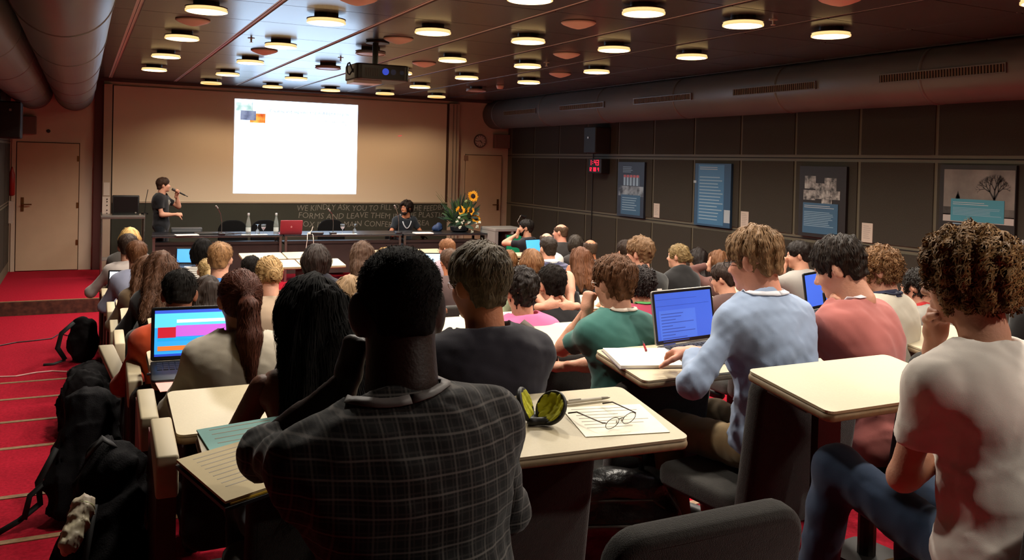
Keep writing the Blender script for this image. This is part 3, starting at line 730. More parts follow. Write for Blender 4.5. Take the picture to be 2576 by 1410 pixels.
def build_person(label, hp=None, x=None, hip=None, hz=None, px=None, face=0.0, lean=12.0, side=0.0, head=(0, 0, 0), hoff=(0, .03, .165), s=.96, lod='mid', skin='fair', hair=None,
                 shirt='333333', skind='plain', sleeve='long', collar=False, trousers='20242C', shoulders=1.0, girth=1.0, arms=('desk', 'desk'), lanyard=None, legs='sit', extras=(), neckline=.0, wr_amp=1.0, seed=1, cat='person', standing=False, torso_yaw=0.0, hood=False, fz=None, smin=.88, ear=1.0, neckr=1.0):
    if px is not None and fz is not None:
        ztop = ony(px[0], px[1], hip+.13)[2]; a_ = math.radians(lean)
        unl = (.56 if not standing else .93)+.17*(.55+.45*math.cos(a_))+.355*math.cos(a_)+hoff[2]+.112
        s = min(1.04, max(smin, (ztop-fz)/unl))
    q = LOD[lod]; r = np.random.default_rng(seed+17)
    S = lambda *v: np.array(v, float)*s
    a = math.radians(lean); b = math.radians(side)
    Pz = .56 if not standing else .93
    pel = S(0, 0, Pz)
    up = np.array([math.sin(b), math.sin(a)*math.cos(b), math.cos(a)*math.cos(b)]); mid_up = unit(np.array([0, 0, 1])*.55+up*.45+np.array([0, -.06, 0]))
    waist = pel+mid_up*.17*s; chest = waist+unit(up+mid_up*.4)*.20*s; neck = chest+up*.155*s
    Rt = rot('z', math.radians(torso_yaw)); xr = Rt@np.array([1, 0, 0]); fw = unit(np.cross(up, xr)); xr = np.cross(fw, up)
    hy, hpi, hr = [math.radians(v) for v in head]
    Rh = rot('z', -hy)@rot('x', hpi)@rot('y', hr)          # yaw + = to the right, pitch + = up
    hc = neck+(np.array([hoff[0], hoff[1], hoff[2]])+np.array([0, math.sin(a)*.05, 0]))*s
    H = lambda *v: hc+Rh@(np.array(v, float)*s)
    Rb = np.stack([xr, fw, up], 1)
    swd = .155*shoulders*s
    sh = {1: neck+xr*swd-up*.062*s, -1: neck-xr*swd-up*.062*s}
    # ---- placement: head top at the given pixel, on the plane of its row
    Rz = rot('z', math.radians(-face))
    hrt = 0.0 if not hair or hair['style'] == 'bald' else hair.get('t', .016)*.95*hair.get('top', 1.0)+hair.get('lump', .003)
    top = Rz@(hc+Rh@(np.array([0, -.01, .114+hrt])*s))
    if px is not None:
        yh = hip+top[1]; P = ony(px[0], px[1], yh); org = P-top
    else:
        org = np.array([x, hip, hz])
    dz = 0.0 if fz is None else fz-org[2]
    root = empty('person', tuple(org), math.radians(-face)); tag(root, label, cat)
    inv = lambda p: Rz.T@(np.array(p, float)-org)   # world point to the person's frame
    # ---- arms
    A = {}
    for sd, spec in ((-1, arms[0]), (1, arms[1])):
        if isinstance(spec, str): spec = {'preset': spec}
        pr = spec.get('preset'); pole = np.array(spec.get('pole', (sd*.7, -.35, -.8)), float); pose = spec.get('pose', 'relax'); hd = spec.get('hd'); hn = spec.get('hn', (0, 0, -1))
        if 'world' in spec: wr = inv(spec['world'])
        elif 'head' in spec: wr = H(*spec['head'])
        elif 'at' in spec: wr = S(*spec['at'])
        elif pr == 'desk': wr = np.array([sd*.13*s, pel[1]+.40*s, (.79 if not standing else 1.05)*s]); hd = (-sd*.35, 1, -.1)
        elif pr == 'lap': wr = np.array([sd*.10*s, pel[1]+.27*s, .66*s]); hd = (-sd*.6, .8, -.1)
        elif pr == 'chin': wr = H(sd*.035, .085, -.17); hd = (0, -.2, 1); hn = (-sd*.3, -1, 0); pose = 'fist'; pole = np.array((sd*.3, .6, -1.))
        elif pr == 'down': wr = sh[sd]+S(sd*.08, .04, -.5); hd = (0, .1, -1); hn = (-sd, 0, 0)
        el, wr = ik(sh[sd], wr, pole, .285*s, .25*s)
        if hd is None: hd = wr-el
        A[sd] = (el, wr, hd, hn, pose)
    # ---- body: head, trunk, arms, hands, legs as one mesh
    parts = []
    allp = [pel, neck, hc, sh[1], sh[-1]]+[v for sd in A for v in A[sd][:2]]
    lo = np.min(allp, 0)-.26; hi = np.max(allp, 0)+.26
    hipj = {sd: pel+np.array([sd*.09*s, .01, -.03*s]) for sd in (1, -1)}
    if standing: knee = {sd: hipj[sd]+S(sd*.02, .02, -.42) for sd in (1, -1)}; ank = {sd: S(sd*.11, -.0, .07) for sd in (1, -1)}
    elif legs == 'sit': knee = {sd: hipj[sd]+S(sd*.06, .41, .0) for sd in (1, -1)}; ank = {sd: S(sd*.15, .38+.03*sd, .07)+np.array([0, 0, dz]) for sd in (1, -1)}
    else: knee = {sd: S(*legs[sd][0]) for sd in (1, -1)}; ank = {sd: S(*legs[sd][1]) for sd in (1, -1)}
    F = Field(lo, hi, .026)
    g = girth
    def trunk(F, e, k=.05):
        F.ell(pel+S(0, 0, .0), (S(.165*g, .125*g, .115))+e, None, k)
        F.ell(waist, S(.142*g, .108*g, .14)+e, Rb, k)
        F.ell(chest, S(.158*(.5+.5*shoulders)*(.6+.4*g), .108*g, .165)+e, Rb, k)
        F.cone(sh[-1]-up*.015*s+xr*.02, sh[1]-up*.015*s-xr*.02, .050*s+e, .050*s+e, k)
        for sd in (1, -1): F.cone(neck+up*.0*s, sh[sd], .046*s+e, .046*s+e, k); F.ell(chest+xr*sd*.075*s-fw*.055*s+up*.03*s, S(.075, .05, .10)+e, Rb, k)
    trunk(F, -.012)
    v, f = F.surf(); parts.append((v, f, 0))
    for sd in (1, -1):
        el, wr = A[sd][:2]; ap = [sh[sd], el, wr]; F = Field(np.min(ap, 0)-.07, np.max(ap, 0)+.07, q['body'])
        F.cone(sh[sd], el, .044*s, .037*s, .03); F.cone(el, wr, .039*s, .025*s, .02)
        F.cone(el+(wr-el)*.12, el+(wr-el)*.45, .041*s, .036*s, .02)
        v, f = F.surf(); parts.append((v, f, 0))
    F = Field(neck-.12, hc+.06, q['body'])
    F.ell(neck-up*.03*s, S(.09, .055, .03), Rb, .03); F.cone(neck-up*.03*s, hc+Rh@S(0, -.025, -.05), .058*s, .05*s, .03)
    v, f = F.surf(); parts.append((v, f, 0))
    # legs
    lp = [pel]+list(knee.values())+list(ank.values()); F = Field(np.min(lp, 0)-.2, np.max(lp, 0)+.22, .034)
    for sd in (1, -1):
        F.cone(hipj[sd], knee[sd], .066*s, .044*s, .03); F.cone(knee[sd], ank[sd], .042*s, .030*s, .03); F.cone(ank[sd]-S(0, .04, .025), ank[sd]+S(0, .15, -.035), .032*s, .028*s, .02)
    F.ell(pel, S(.155, .115, .10), None, .04)
    v, f = F.surf(); parts.append((v, f, 0))
    # head
    F = Field(hc-.19*s, hc+.19*s, q['head']); k = .022*s
    E_ = lambda c, r_, kk=k, sub=False, R2=None: F.ell(H(*c), S(*r_), Rh if R2 is None else Rh@R2, kk, sub)
    E_((0, -.018, .028), (.074, .094, .086)); E_((0, .025, -.028), (.062, .062, .084)); E_((0, .030, -.074), (.046, .05, .036)); E_((0, .068, -.098), (.022, .02, .018))
    E_((.034, .058, -.028), (.026, .026, .03)); E_((-.034, .058, -.028), (.026, .026, .03)); E_((0, .072, .022), (.05, .02, .012), .012)
    F.cone(H(0, .08, .006), H(0, .104, -.030), .0085*s, .0125*s, .012); E_((.012, .092, -.034), (.009, .01, .008), .008); E_((-.012, .092, -.034), (.009, .01, .008), .008)
    E_((.031, .094, .003), (.015, .013, .007), .012, True); E_((-.031, .094, .003), (.015, .013, .007), .012, True)
    E_((0, .084, -.060), (.023, .011, .006), .005); E_((0, .083, -.071), (.020, .011, .007), .005)
    F.cone(H(0, -.022, -.05), H(0, -.045, -.15) if True else neck, .052*s*neckr, .056*s*neckr, .03)
    F.cone(H(0, -.025, -.05), neck-up*.02*s, .052*s*neckr, .058*s*neckr, .03)
    for sd in (1, -1):
        Re = rot('z', -sd*.6)@rot('x', -.12)
        E_((sd*(.081+.010*(ear-1)), -.016-.006*(ear-1), -.006), (.0095*ear, .023*ear, .035*ear), .008, False, Re)
    v, f = F.surf(); parts.append((v, f, 0))
    for sd in (1, -1):
        el, wr, hd, hn, pose = A[sd]; parts.append(hand_parts(wr, hd, hn, sd, pose, q['hand'], 0, s))
    mb = MB()
    for sd in (1, -1): c_ = H(sd*.031, .0715, .003); mb.ball(c_, .0122*s, 8, 6)
    ev = np.array(mb.v); ef = np.array([f_ if len(f_) == 4 else (*f_, f_[-1]) for f_ in mb.f]); eq = np.array([f_ for f_ in mb.f if len(f_) == 4])
    parts.append((ev, eq, 1))
    mb2 = MB()
    for sd in (1, -1): mb2.ball(H(sd*.031, .0795, .003), .0055*s, 6, 5)
    parts.append((np.array(mb2.v), np.array([f_ for f_ in mb2.f if len(f_) == 4]), 2))
    me = np_mesh('body', parts)
    link('body', me, [skin_mat(skin), mat('eye_white', 'D8CCC0', .3), mat('eye_dark', '1C120E', .2)], root)
    # ---- shirt
    F = Field(lo-.03, hi+.03, q['cloth'])
    trunk(F, .012*(.5+.5*wr_amp)+.004, .06)
    if not standing: F.half_near(pel-S(0, 0, .07), (0, 0, -1), .5, .02)
    sl_ = {'long': 1.9, 'short': .62, 'none': 0, 'roll': 1.35}[sleeve]
    for sd in (1, -1):
        el, wr = A[sd][:2]
        if sl_ == 0: continue
        if sl_ <= 1:
            e2 = sh[sd]+(el-sh[sd])*sl_; F.cone(sh[sd]-up*.005, e2+(e2-sh[sd])*.12, .053*s, .056*s, .035); F.half_near(e2, el-sh[sd], .075*s, .006)
        else:
            F.cone(sh[sd]-up*.005, el, .053*s, .049*s, .035); w2 = el+(wr-el)*(sl_-1)
            F.cone(el, w2, .053*s, .038*s, .03); F.half_near(w2, wr-el, .05*s, .006)
    if sl_ == 0:
        for sd in (1, -1): F.half_near(sh[sd]-xr*sd*.045*s, xr*sd+up*.12, .15*s, .01)
    # neck opening
    nc = neck+up*.012*s+fw*.004
    if collar:
        F.cone(neck-up*.01*s, neck+up*.045*s-fw*.004, .068*s, .064*s, .02); F.half_near(neck+up*.042*s, up+fw*.25, .10*s, .005)
    else:
        F.cone(neck-up*.02*s, neck+up*.012*s, .070*s, .064*s, .03); F.half_near(neck+up*(.008-neckline)*s, up+fw*.35, .10*s, .008)
    if hood: F.ell(neck-fw*.055*s+up*.02*s, S(.10, .05, .055), Rb, .03); F.cone(neck-xr*.08*s-fw*.03*s+up*.015*s, neck+xr*.08*s-fw*.03*s+up*.015*s, .035*s, .035*s, .03)
    F.noise(.0016*wr_amp, 15, seed, (1, 1, 1.0)); F.noise(.0006*wr_amp, 40, seed+5, (1, 1, .8))
    F.folds(.0045*wr_amp, 17, seed+9, (1, .6, 1), float(chest[2])+.10*s, .22)
    FS = F
    v, f = F.surf(); me = np_mesh('shirt', [(v, f, 0)])
    link('shirt', me, cloth_mat(shirt, skind), root)
    if collar:
        n = 20; m_ = MB(); ra, rb = [], []
        for i in range(n+1):
            t_ = -math.pi*.5+2*math.pi*i/n; c_, s_ = math.cos(t_), math.sin(t_); op = max(0, s_-.55)
            ra.append(neck+xr*c_*.060*s+fw*(s_*.062*s-.004)+up*(.050-.045*op)*s); rb.append(neck+xr*c_*.080*s+fw*(s_*.080*s-.006)+up*(.012-.05*op)*s)
        m_.add(list(ra)+list(rb), [(i, i+1, n+2+i, n+1+i) for i in range(n)]); o = m_.build('collar', cloth_mat(shirt, skind), root, smooth=True); so = o.modifiers.new('s', 'SOLIDIFY'); so.thickness = .004*s; so.offset = 1
    # ---- trousers and shoes
    F = Field(np.min(lp, 0)-.24, np.max(lp, 0)+.26, q['leg'])
    F.ell(pel-S(0, 0, .01), S(.162*g, .122*g, .105)+.012, None, .04)
    for sd in (1, -1):
        F.cone(hipj[sd], knee[sd], .083*s, .066*s, .05); F.cone(knee[sd], ank[sd]+S(0, 0, .02), .066*s, .058*s, .035); F.half_near(ank[sd]+S(0, 0, .0), (0, 0, -1), .09, .01)
    F.noise(.0025, 26, seed+3, (.6, 1, .8)); F.noise(.0012, 60, seed+4)
    v, f = F.surf(); link('trousers', np_mesh('trousers', [(v, f, 0)]), cloth_mat(trousers), root)
    for sd in (1, -1):
        F = Field(ank[sd]-.14, ank[sd]+.24, .020)
        F.cone(ank[sd]-S(0, .04, .025), ank[sd]+S(0, .16, -.035), .042*s, .038*s, .02); F.half((0, 0, ank[sd][2]-.068*s), (0, 0, -1), .004)
        v, f = F.surf(); link('shoe', np_mesh('shoe', [(v, f, 0)]), mat('shoe_dark', '1A1614', .5), root)
    # ---- hair
    if hair: build_hair(root, H, Rh, s, q, hair, r, neck, fw, up, xr)
    if lanyard: build_lanyard(root, neck, fw, up, xr, s, lanyard, FS)
    EXF[0] = FS
    for ex in extras: ex(root, H, Rh, s, neck, fw, up, xr, A, sh, chest)
    return dict(root=root, s=s, org=org, Rz=Rz, H=H, A=A)

def build_hair(root, H, Rh, s, q, spec, r, neck, fw, up, xr):
    st = spec['style']; t = spec.get('t', .016); col = spec['col']; n = spec.get('n', 500); h = q['hair']
    L = spec.get('len', .3)
    lo = H(0, 0, 0)-(.24+.0)*s; hi = H(0, 0, 0)+.24*s
    if st in ('long', 'pony', 'bob'): lo = lo-np.array([.06, .1, L*s])
    F = Field(lo, hi, h); S = lambda *v: np.array(v, float)*s
    E_ = lambda c, r_, k=.015, sub=False: F.ell(H(*c), S(*r_), Rh, k, sub)
    if st in ('short', 'bald'): E_((0, -.018, .030), (.0765+t*.12, .0965+t*.25, .088+t*.4)); E_((0, -.012, .058), (.068+t, .086+t, .060+t*spec.get('top', 1.0)), .035)
    else: E_((0, -.018, .030), (.074+t, .094+t, .086+t*spec.get('top', 1.0)))
    if spec.get('front', 0): E_((0, .055, .085), (.055, .035, .03+spec['front']), .02)
    nape = spec.get('nape', -.075)
    E_((0, -.062, nape*.55), (.055+t*(.08 if st in ('short', 'bald') else .7), .042+t*(.12 if st in ('short', 'bald') else .6), .055), .03)                      # back of the head to the nape
    E_((0, .105, -.045), (.066+t*.6, .075, .095), .012, True)                         # open the face
    E_((0, .12, .005), (.05+t*.4, .06, .07+spec.get('fringe', .0)*-1), .012, True)
    if st in ('short', 'curly', 'bald'):
        F.half(H(0, 0, nape), Rh@np.array([0, -.12, -1]), .012)
        for sd in (1, -1): E_((sd*.095, .004, -.026), (.036, .036, .048), .010, True)   # around the ears
        if not spec.get('sideburn', True): F.half(H(0, .035, 0), Rh@np.array([0, 1, -.6]), .02)
    if st == 'bald': E_((0, .0, .125), (.082, .13, .075), .012, True)
    drape = []
    if st == 'bob':
        for sd in (1, -1): F.cone(H(sd*.065, -.015, -.01), H(sd*.065, .0, -.02-L), .036*s+t, .034*s, .03)
        F.cone(H(0, -.07, 0), H(0, -.072, -.02-L), .062*s+t, .06*s, .04); F.half(H(0, 0, -.035-L), Rh@np.array([0, 0, -1]), .01)
    if st == 'long':
        d = unit(-up*1.0-fw*spec.get('back', .22))
        for sd, wd in ((-1, .055), (0, 0), (1, .055)):
            a0 = H(sd*.055, -.05, .0); a1 = H(sd*.062, -.105, -.12); a2 = a1+(d*L+xr*sd*spec.get('flare', .02))*s*.55; a3 = a1+(d*L*1.0-fw*.02+xr*sd*spec.get('flare', .02)*1.5)*s
            F.cone(a0, a1, .055*s+t*.5, .052*s+t*.4, .04); F.cone(a1, a2, .052*s+t*.4, .045*s+t*.3, .04); F.cone(a2, a3, .045*s+t*.3, .02*s, .04)
    if st == 'pony':
        tp = spec.get('tie', (0, -.105, .035)); a0 = H(*tp); a1 = H(tp[0]+spec.get('sway', 0)*.3, tp[1]-.035, tp[2]-.06); a2 = a1+(-up*.45*L+xr*spec.get('sway', 0)*.3)*s; a3 = a1+(-up*L+xr*spec.get('sway', 0)+fw*.01)*s
        F.half_near(H(0, 0, nape-.01), Rh@np.array([0, -.2, -1]), .12*s, .012)
        for sd in (1, -1): E_((sd*.092, .0, -.02), (.03, .03, .04), .01, True)
        F.cone(a0, a1, .026*s, .034*s, .012); F.cone(a1, a2, .036*s, .046*s, .02); F.cone(a2, a3, .046*s, .018*s, .02); drape = [a0, a1, a2, a3]
    if st == 'bun':
        bp = spec.get('bun', (0, -.11, -.02)); F.half(H(0, 0, nape), Rh@np.array([0, -.25, -1]), .012)
        for sd in (1, -1): E_((sd*.095, .0, -.022), (.034, .034, .044), .012, True)
        E_(bp, (.042, .036, .042), .01); E_((bp[0]+.02, bp[1]-.008, bp[2]-.022), (.025, .022, .025), .01)
    am = spec.get('lump', .003)
    F.noise(am, 38/s, spec.get('seed', 3)); F.noise(am*.5, 95/s, spec.get('seed', 3)+1)
    v, f = F.surf()
    if len(v) == 0: return
    m = hair_mat(col)
    ho = link('hair', np_mesh('hair', [(v, f, 0)]), m, root)
    # strands lying along the hair volume
    if n:
        n = int(n); S_ = spec.get('steps', 8); sl = spec.get('slen', .07)*s; idx = r.integers(0, len(v), n); P = v[idx].copy()
        if st == 'bald': P = P
        crown = H(*spec.get('whorl', (0.01, -.06, .11)))
        step = (sl*r.uniform(.6, 1.2, n)/S_)[:, None]; off = r.uniform(.0006, spec.get('lift', .006), n)*s; pts = [P.copy()]; nrm = [F.grad(P)]
        curl = spec.get('curl', 0.0)*s; ph = r.uniform(0, 6.28, n); fr = r.uniform(.8, 1.5, n)*spec.get('turns', 1.4)*2*math.pi/S_
        dirn = r.normal(size=(n, 3))*spec.get('mess', .25); side = None
        for j in range(S_-1):
            g = F.grad(P)
            if st == 'pony' and drape:
                a0 = drape[0]; on_tail = (np.linalg.norm(P-a0, axis=1) < .03*s) | ((P-a0)@up < -.03*s) & (np.linalg.norm(np.cross(P-a0, up), axis=1) < .09*s) & ((P-H(0, 0, 0))@(Rh@np.array([0, 1, 0])) < -.10*s)
                d = np.where(on_tail[:, None], (drape[3]-drape[1])[None]/np.linalg.norm(drape[3]-drape[1]), (a0-P)/(np.linalg.norm(a0-P, axis=1, keepdims=True)+1e-6))
            elif st == 'bun':
                bc = H(*spec.get('bun', (0, -.11, -.02))); dd = bc-P; far = np.linalg.norm(dd, axis=1, keepdims=True) > .05*s
                d = np.where(far, dd/(np.linalg.norm(dd, axis=1, keepdims=True)+1e-6), np.cross(dd, Rh@np.array([0, 1, .2]))*20)
            else:
                rad = P-crown; d = rad/(np.linalg.norm(rad, axis=1, keepdims=True)+1e-6)*spec.get('radial', .7)+np.array(spec.get('flow', (0, 0, -.8)))@np.stack([xr, fw, up])
            d = d+dirn; d = d-g*(d*g).sum(1, keepdims=True); d /= np.linalg.norm(d, axis=1, keepdims=True)+1e-6
            if st in ('short', 'curly', 'bald'): d = d*np.clip(((P-H(0, 0, nape))@(Rh@np.array([0, .12, 1])))/(.025*s), 0, 1)[:, None]
            P = P+d*step; sd_ = np.cross(d, g)
            P = P-g*((F.sample(P)-off*(np.clip((((P-H(0, 0, 0))@(Rh@np.array([0, 0, 1])))/s+.05)/.09, .12, 1) if st == 'short' else 1)*(1+spec.get('tip', .5)*j/S_))[:, None])*.8
            nrm.append(g)
            if curl:
                Q = P+sd_*(curl*np.sin(ph+fr*j))[:, None]+g*(curl*.6*np.cos(ph+fr*j)+curl*.5)[:, None]; pts.append(Q)
            else: pts.append(P.copy())
        if curl: pts[0] = pts[0]
        V, Fc = strands_mesh(np.stack(pts, 1), r.uniform(.7, 1.3, n)*spec.get('r', .0022)*s, np.stack(nrm, 1)+r.normal(size=(n, 1, 3))*.18, spec.get('tube', False))
        me = np_mesh('hair_strands', [(V, Fc, 0)]); o = link('hair_strands', me, m, ho); o['kind'] = 'stuff'

def drape(P, FS, off=.004, it=6):
    P = np.array(P, float)
    for _ in range(it):
        d = FS.sample(P)-off; P = P-FS.grad(P)*np.clip(d, -.03, .03)[:, None]
    return P
def build_lanyard(root, neck, fw, up, xr, s, col, FS):
    n = 26; top = []; bot = []
    for i in range(n+1):
        a = -math.pi*.5+2*math.pi*i/n
        c = math.cos(a); sn = math.sin(a)    # sn = -1 behind the neck
        R_ = .086*s
        p = neck+xr*c*R_+fw*sn*R_*.95+up*(.040*s*(-sn*.5+.35))-fw*.012
        if sn > .2: p = p-up*(sn-.2)*.22*s+fw*(sn-.2)*.05*s-xr*c*.2*(sn-.2)*R_
        o = (xr*c+fw*sn)*.004
        top.append(p+up*.011*s+o*.3); bot.append(p-up*.011*s+o*1.6)
    mid_ = drape([(a+b)/2 for a, b in zip(top, bot)], FS, .007, 10)
    gg = FS.grad(mid_); tt = np.gradient(mid_, axis=0); ww = np.cross(gg, tt); ww /= np.linalg.norm(ww, axis=1, keepdims=True)+1e-9
    top = list(mid_+ww*.0105*s); bot = list(drape(mid_-ww*.0105*s, FS, .006, 3)); top = list(drape(top, FS, .006, 3))
    m_ = MB(); m_.add(top+bot, [(i, i+1, n+2+i, n+1+i) for i in range(n)])
    o = m_.build('lanyard', mat('lanyard_'+col, col, .6), root, smooth=True)
    so = o.modifiers.new('solid', 'SOLIDIFY'); so.thickness = .003; so.offset = 1
    return o

def glasses(col='1A1614', rim=True):
    def f(root, H, Rh, s, neck, fw, up, xr, A, sh, chest):
        m_ = MB()
        for sd in (1, -1):
            m_.tube([H(sd*.031+.021*math.cos(a), .102, .0+.016*math.sin(a)) for a in np.linspace(0, 2*math.pi, 15)], .0016*s, 5, False)
            m_.tube([H(sd*.052, .100, .006), H(sd*.074, .05, .006), H(sd*.082, -.01, .012), H(sd*.082, -.025, .0)], .0018*s, 5)
        m_.tube([H(-.011, .104, .004), H(0, .108, .007), H(.011, .104, .004)], .0016*s, 5)
        m_.build('glasses', mat('frame_'+col, col, .3, metal=.3), root, smooth=True)
    return f
def strap(root, neck, fw, up, xr, s):
    pts = []
    for t in np.linspace(0, 1, 14):
        pts.append(neck-xr*(.07-.30*t)*s-up*(.005+.33*t)*s-fw*(.075+.10*math.sin(math.pi*(.25+.62*t))-.06*t*t)*s)
    m_ = MB(); q = drape(pts, EXF[0], .008); d = unit(q[-1]-q[0]); wv = unit(np.cross(d, fw))*.02*s
    n = len(q); m_.add(list(q+wv)+list(q-wv), [(i, i+1, n+i+1, n+i) for i in range(n-1)])
    o = m_.build('bag_strap', mat('strap_brown', '4A4038', .7), root, smooth=True); so = o.modifiers.new('solid', 'SOLIDIFY'); so.thickness = .006; so.offset = 0
def back_print(root, neck, fw, up, xr, s):
    m_ = MB(); c = neck-up*.14*s-fw*.145*s+xr*.05*s
    for dz, w_ in ((.012, .045), (-.004, .06), (-.02, .05)):
        a = c+up*dz*s; m_.add(list(drape([a-xr*w_*s*.5-up*.005, a+xr*w_*s-up*.005, a+xr*w_*s*.9+up*.006, a-xr*w_*s*.3+up*.006], EXF[0], .004)), [(0, 1, 2, 3)])
    o = m_.build('shirt_print', mat('print_white', 'C8C0B8', .7), root); so = o.modifiers.new('solid', 'SOLIDIFY'); so.thickness = .004
def yoke(root, neck, fw, up, xr, s, col):
    m_ = MB(); n = 18
    for r0, z0, r1, z1 in ((.072, .05, .095, .005),):
        t = [neck+(xr*math.cos(a)+fw*math.sin(a))*r0*s+up*z0*s for a in np.linspace(0, 2*math.pi, n+1)]; b = [neck+(xr*math.cos(a)*1.1+fw*math.sin(a))*r1*s+up*z1*s for a in np.linspace(0, 2*math.pi, n+1)]
        m_.add(t+b, [(i, i+1, n+2+i, n+1+i) for i in range(n)])
    o = m_.build('collar', cloth_mat(col), root, smooth=True); so = o.modifiers.new('solid', 'SOLIDIFY'); so.thickness = .008
def beard(root, H, Rh, s, col):
    F = Field(H(0, .02, -.06)-.12*s, H(0, .02, -.06)+.12*s, .007); S = lambda *v: np.array(v, float)*s
    F.ell(H(0, .034, -.084), S(.049, .053, .038), Rh, .02); F.ell(H(0, .05, -.100), S(.036, .036, .028), Rh, .02)
    for sd in (1, -1): F.cone(H(sd*.064, .01, -.03), H(sd*.05, .04, -.085), .010*s, .014*s, .02)
    F.ell(H(0, .088, -.064), S(.018, .025, .007), Rh, .006, True); F.ell(H(0, .07, -.03), S(.05, .06, .024), Rh, .01, True)
    F.noise(.0016, 120, 4); v, f = F.surf()
    if len(v): link('beard', np_mesh('beard', [(v, f, 0)]), hair_mat(col), root)
def tee_print(root, chest, fw, up, xr, s):
    F = Field(chest-.2, chest+.25, .01); F.ell(chest+fw*.118*s+up*.02*s-xr*.02, np.array([.06, .018, .05])*s, np.stack([xr, fw, up], 1), .01); F.noise(.008, 60, 3); v, f = F.surf()
    if len(v): link('shirt_graphic', np_mesh('shirt_graphic', [(v, f, 0)]), mat('graphic_grey', '96928A', .8, noise=(30, .5)), root)
# ------------------------------------------------------------------ who sits where
HIP = [1.58, 2.40, 3.33, 4.25, 5.18, 6.10, 7.03, 7.95, 8.88, 9.80, 10.73, 11.66]
SEATED = []
def short(col, t=.016, n=700, **k): return dict(dict(style='short', col=col, t=t, n=n, slen=.05, r=.0022, lump=.0025), **k)
def bald(col, **k): return dict(dict(style='bald', col=col, t=.008, n=260, slen=.03, r=.0025, lump=.001, nape=-.07), **k)
def curly(col, t=.028, n=520, **k): return dict(dict(style='curly', col=col, t=t, n=n, slen=.06, r=.0032, curl=.007, steps=9, lump=.006, radial=.4, mess=.5), **k)
def longh(col, L=.28, n=600, **k): return dict(dict(style='long', col=col, t=.016, n=n, len=L, slen=.16, r=.0026, flow=(0, 0, -1.6), lump=.004, steps=8), **k)
def bob(col, L=.06, n=450, **k): return dict(dict(style='bob', col=col, t=.016, n=n, len=L, slen=.10, r=.0026, flow=(0, 0, -1.4), lump=.003), **k)
def pony(col, L=.24, n=600, **k): return dict(dict(style='pony', col=col, t=.010, n=n, len=L, slen=.10, r=.003, lump=.002, nape=-.07), **k)
def bun(col, n=500, **k): return dict(dict(style='bun', col=col, t=.014, n=n, slen=.08, r=.003, lump=.004, nape=-.07), **k)
NSEED = [0]
def sit(label, px, k=None, hip=None, chair=True, desk=True, short_name='', **kw):
    NSEED[0] += 1
    hp_ = HIP[k] if hip is None else hip
    f_ = floor_z(hp_)
    d = build_person(label, px=px, hip=hp_, fz=f_, seed=NSEED[0]*3, **kw)
    d.update(hip=hp_, floor=f_, chair=chair, desk=desk, nm=short_name or label, k=k, face=kw.get('face', 0))
    SEATED.append(d); return d

S0 = sit('man in a dark plaid shirt and lanyard with cropped black hair, hand at his chin', (1003, 630), 0, short_name='plaid shirt man', lod='near', skin='dark', lean=13, hair=short('0E0B0A', .010, 5000, slen=.012, r=.0008, lift=.004, steps=4, mess=1.2, lump=.0012, nape=-.060), shirt='151212', skind='plaid', sleeve='roll', collar=True, shoulders=1.28, girth=1.22, lanyard='5E5654', arms=({'head': (-.085, .10, -.15), 'pole': (-.9, .3, -1.), 'hd': (.25, .1, 1), 'hn': (.9, .3, 0), 'pose': 'fist'}, 'desk'), wr_amp=1.8, head=(4, -6, 0), smin=1.0, hoff=(.02, .06, .195), side=-6, ear=1.35, neckr=1.2)
S1 = sit('woman with very long straight black hair and bare brown shoulder', (778, 688), 1, short_name='black haired woman', lod='near', skin='brown', lean=16, hair=longh('0D0A09', .42, 3600, t=.026, slen=.30, r=.0015, flare=.05, back=.28, steps=10), shirt='2A2524', sleeve='none', shoulders=1.02, head=(-6, -8, 0), hoff=(0, .03, .15))
S2 = sit('man with thick grey brown hair in a dark navy sweater', (1207, 612), 1, short_name='navy sweater man', lod='near', lean=10, hair=short('4E4334', .023, 3800, slen=.06, r=.0014, top=1.1, lump=.003, mess=.35), shirt='1D1923', shoulders=1.2, girth=1.1, skin='tan', head=(-14, -4, 0), extras=(glasses('B8B8C0'),), wr_amp=1.4, smin=.95, arms=({'head': (-.10, .14, -.16), 'pole': (-.7, .2, -.8), 'pose': 'relax', 'hd': (.3, .4, .6)}, 'desk'))
S3 = sit('person with tousled brown hair in a teal T-shirt resting chin on a hand', (1545, 643), hip=3.05, short_name='teal T-shirt person', lod='near', lean=16, hair=short('4C301C', .025, 3600, slen=.06, r=.0014, lump=.004, mess=.45, nape=-.085), shirt='3B6A62', sleeve='short', shoulders=1.08, head=(-12, -4, 0), extras=(glasses('C8C0B8'),), arms=({'head': (-.075, .115, -.13), 'pole': (-.35, .5, -1), 'hd': (.2, .1, 1), 'hn': (.9, .2, 0), 'pose': 'fist'}, {'at': (-.15, .40, .78), 'hd': (-.7, .6, -.1), 'pose': 'relax'}), wr_amp=1.5, lanyard='C8B8A8')
S4 = sit('grey haired man in a light blue shirt with white lanyard typing on a silver laptop', (1890, 570), hip=2.40, short_name='light blue shirt man', lod='near', lean=14, face=-10, hair=short('8C6C4C', .020, 4200, slen=.055, r=.0013, lump=.004, flow=(0, -.2, -.9), nape=-.07), shirt='93A3BE', collar=True, shoulders=1.16, girth=1.08, skin='pink', head=(-12, -10, 0), lanyard='DADAE2', extras=(glasses('2A2420'),), trousers='7E6848', wr_amp=2.2, arms=({'world': tuple(onz(1745, 888, 1.20)), 'pole': (-.9, -.4, -.6), 'hd': (-.15, 1, -.1), 'pose': 'type'}, {'at': (.10, .42, .80), 'hd': (-.3, 1, -.1), 'pose': 'type'}), smin=.95)
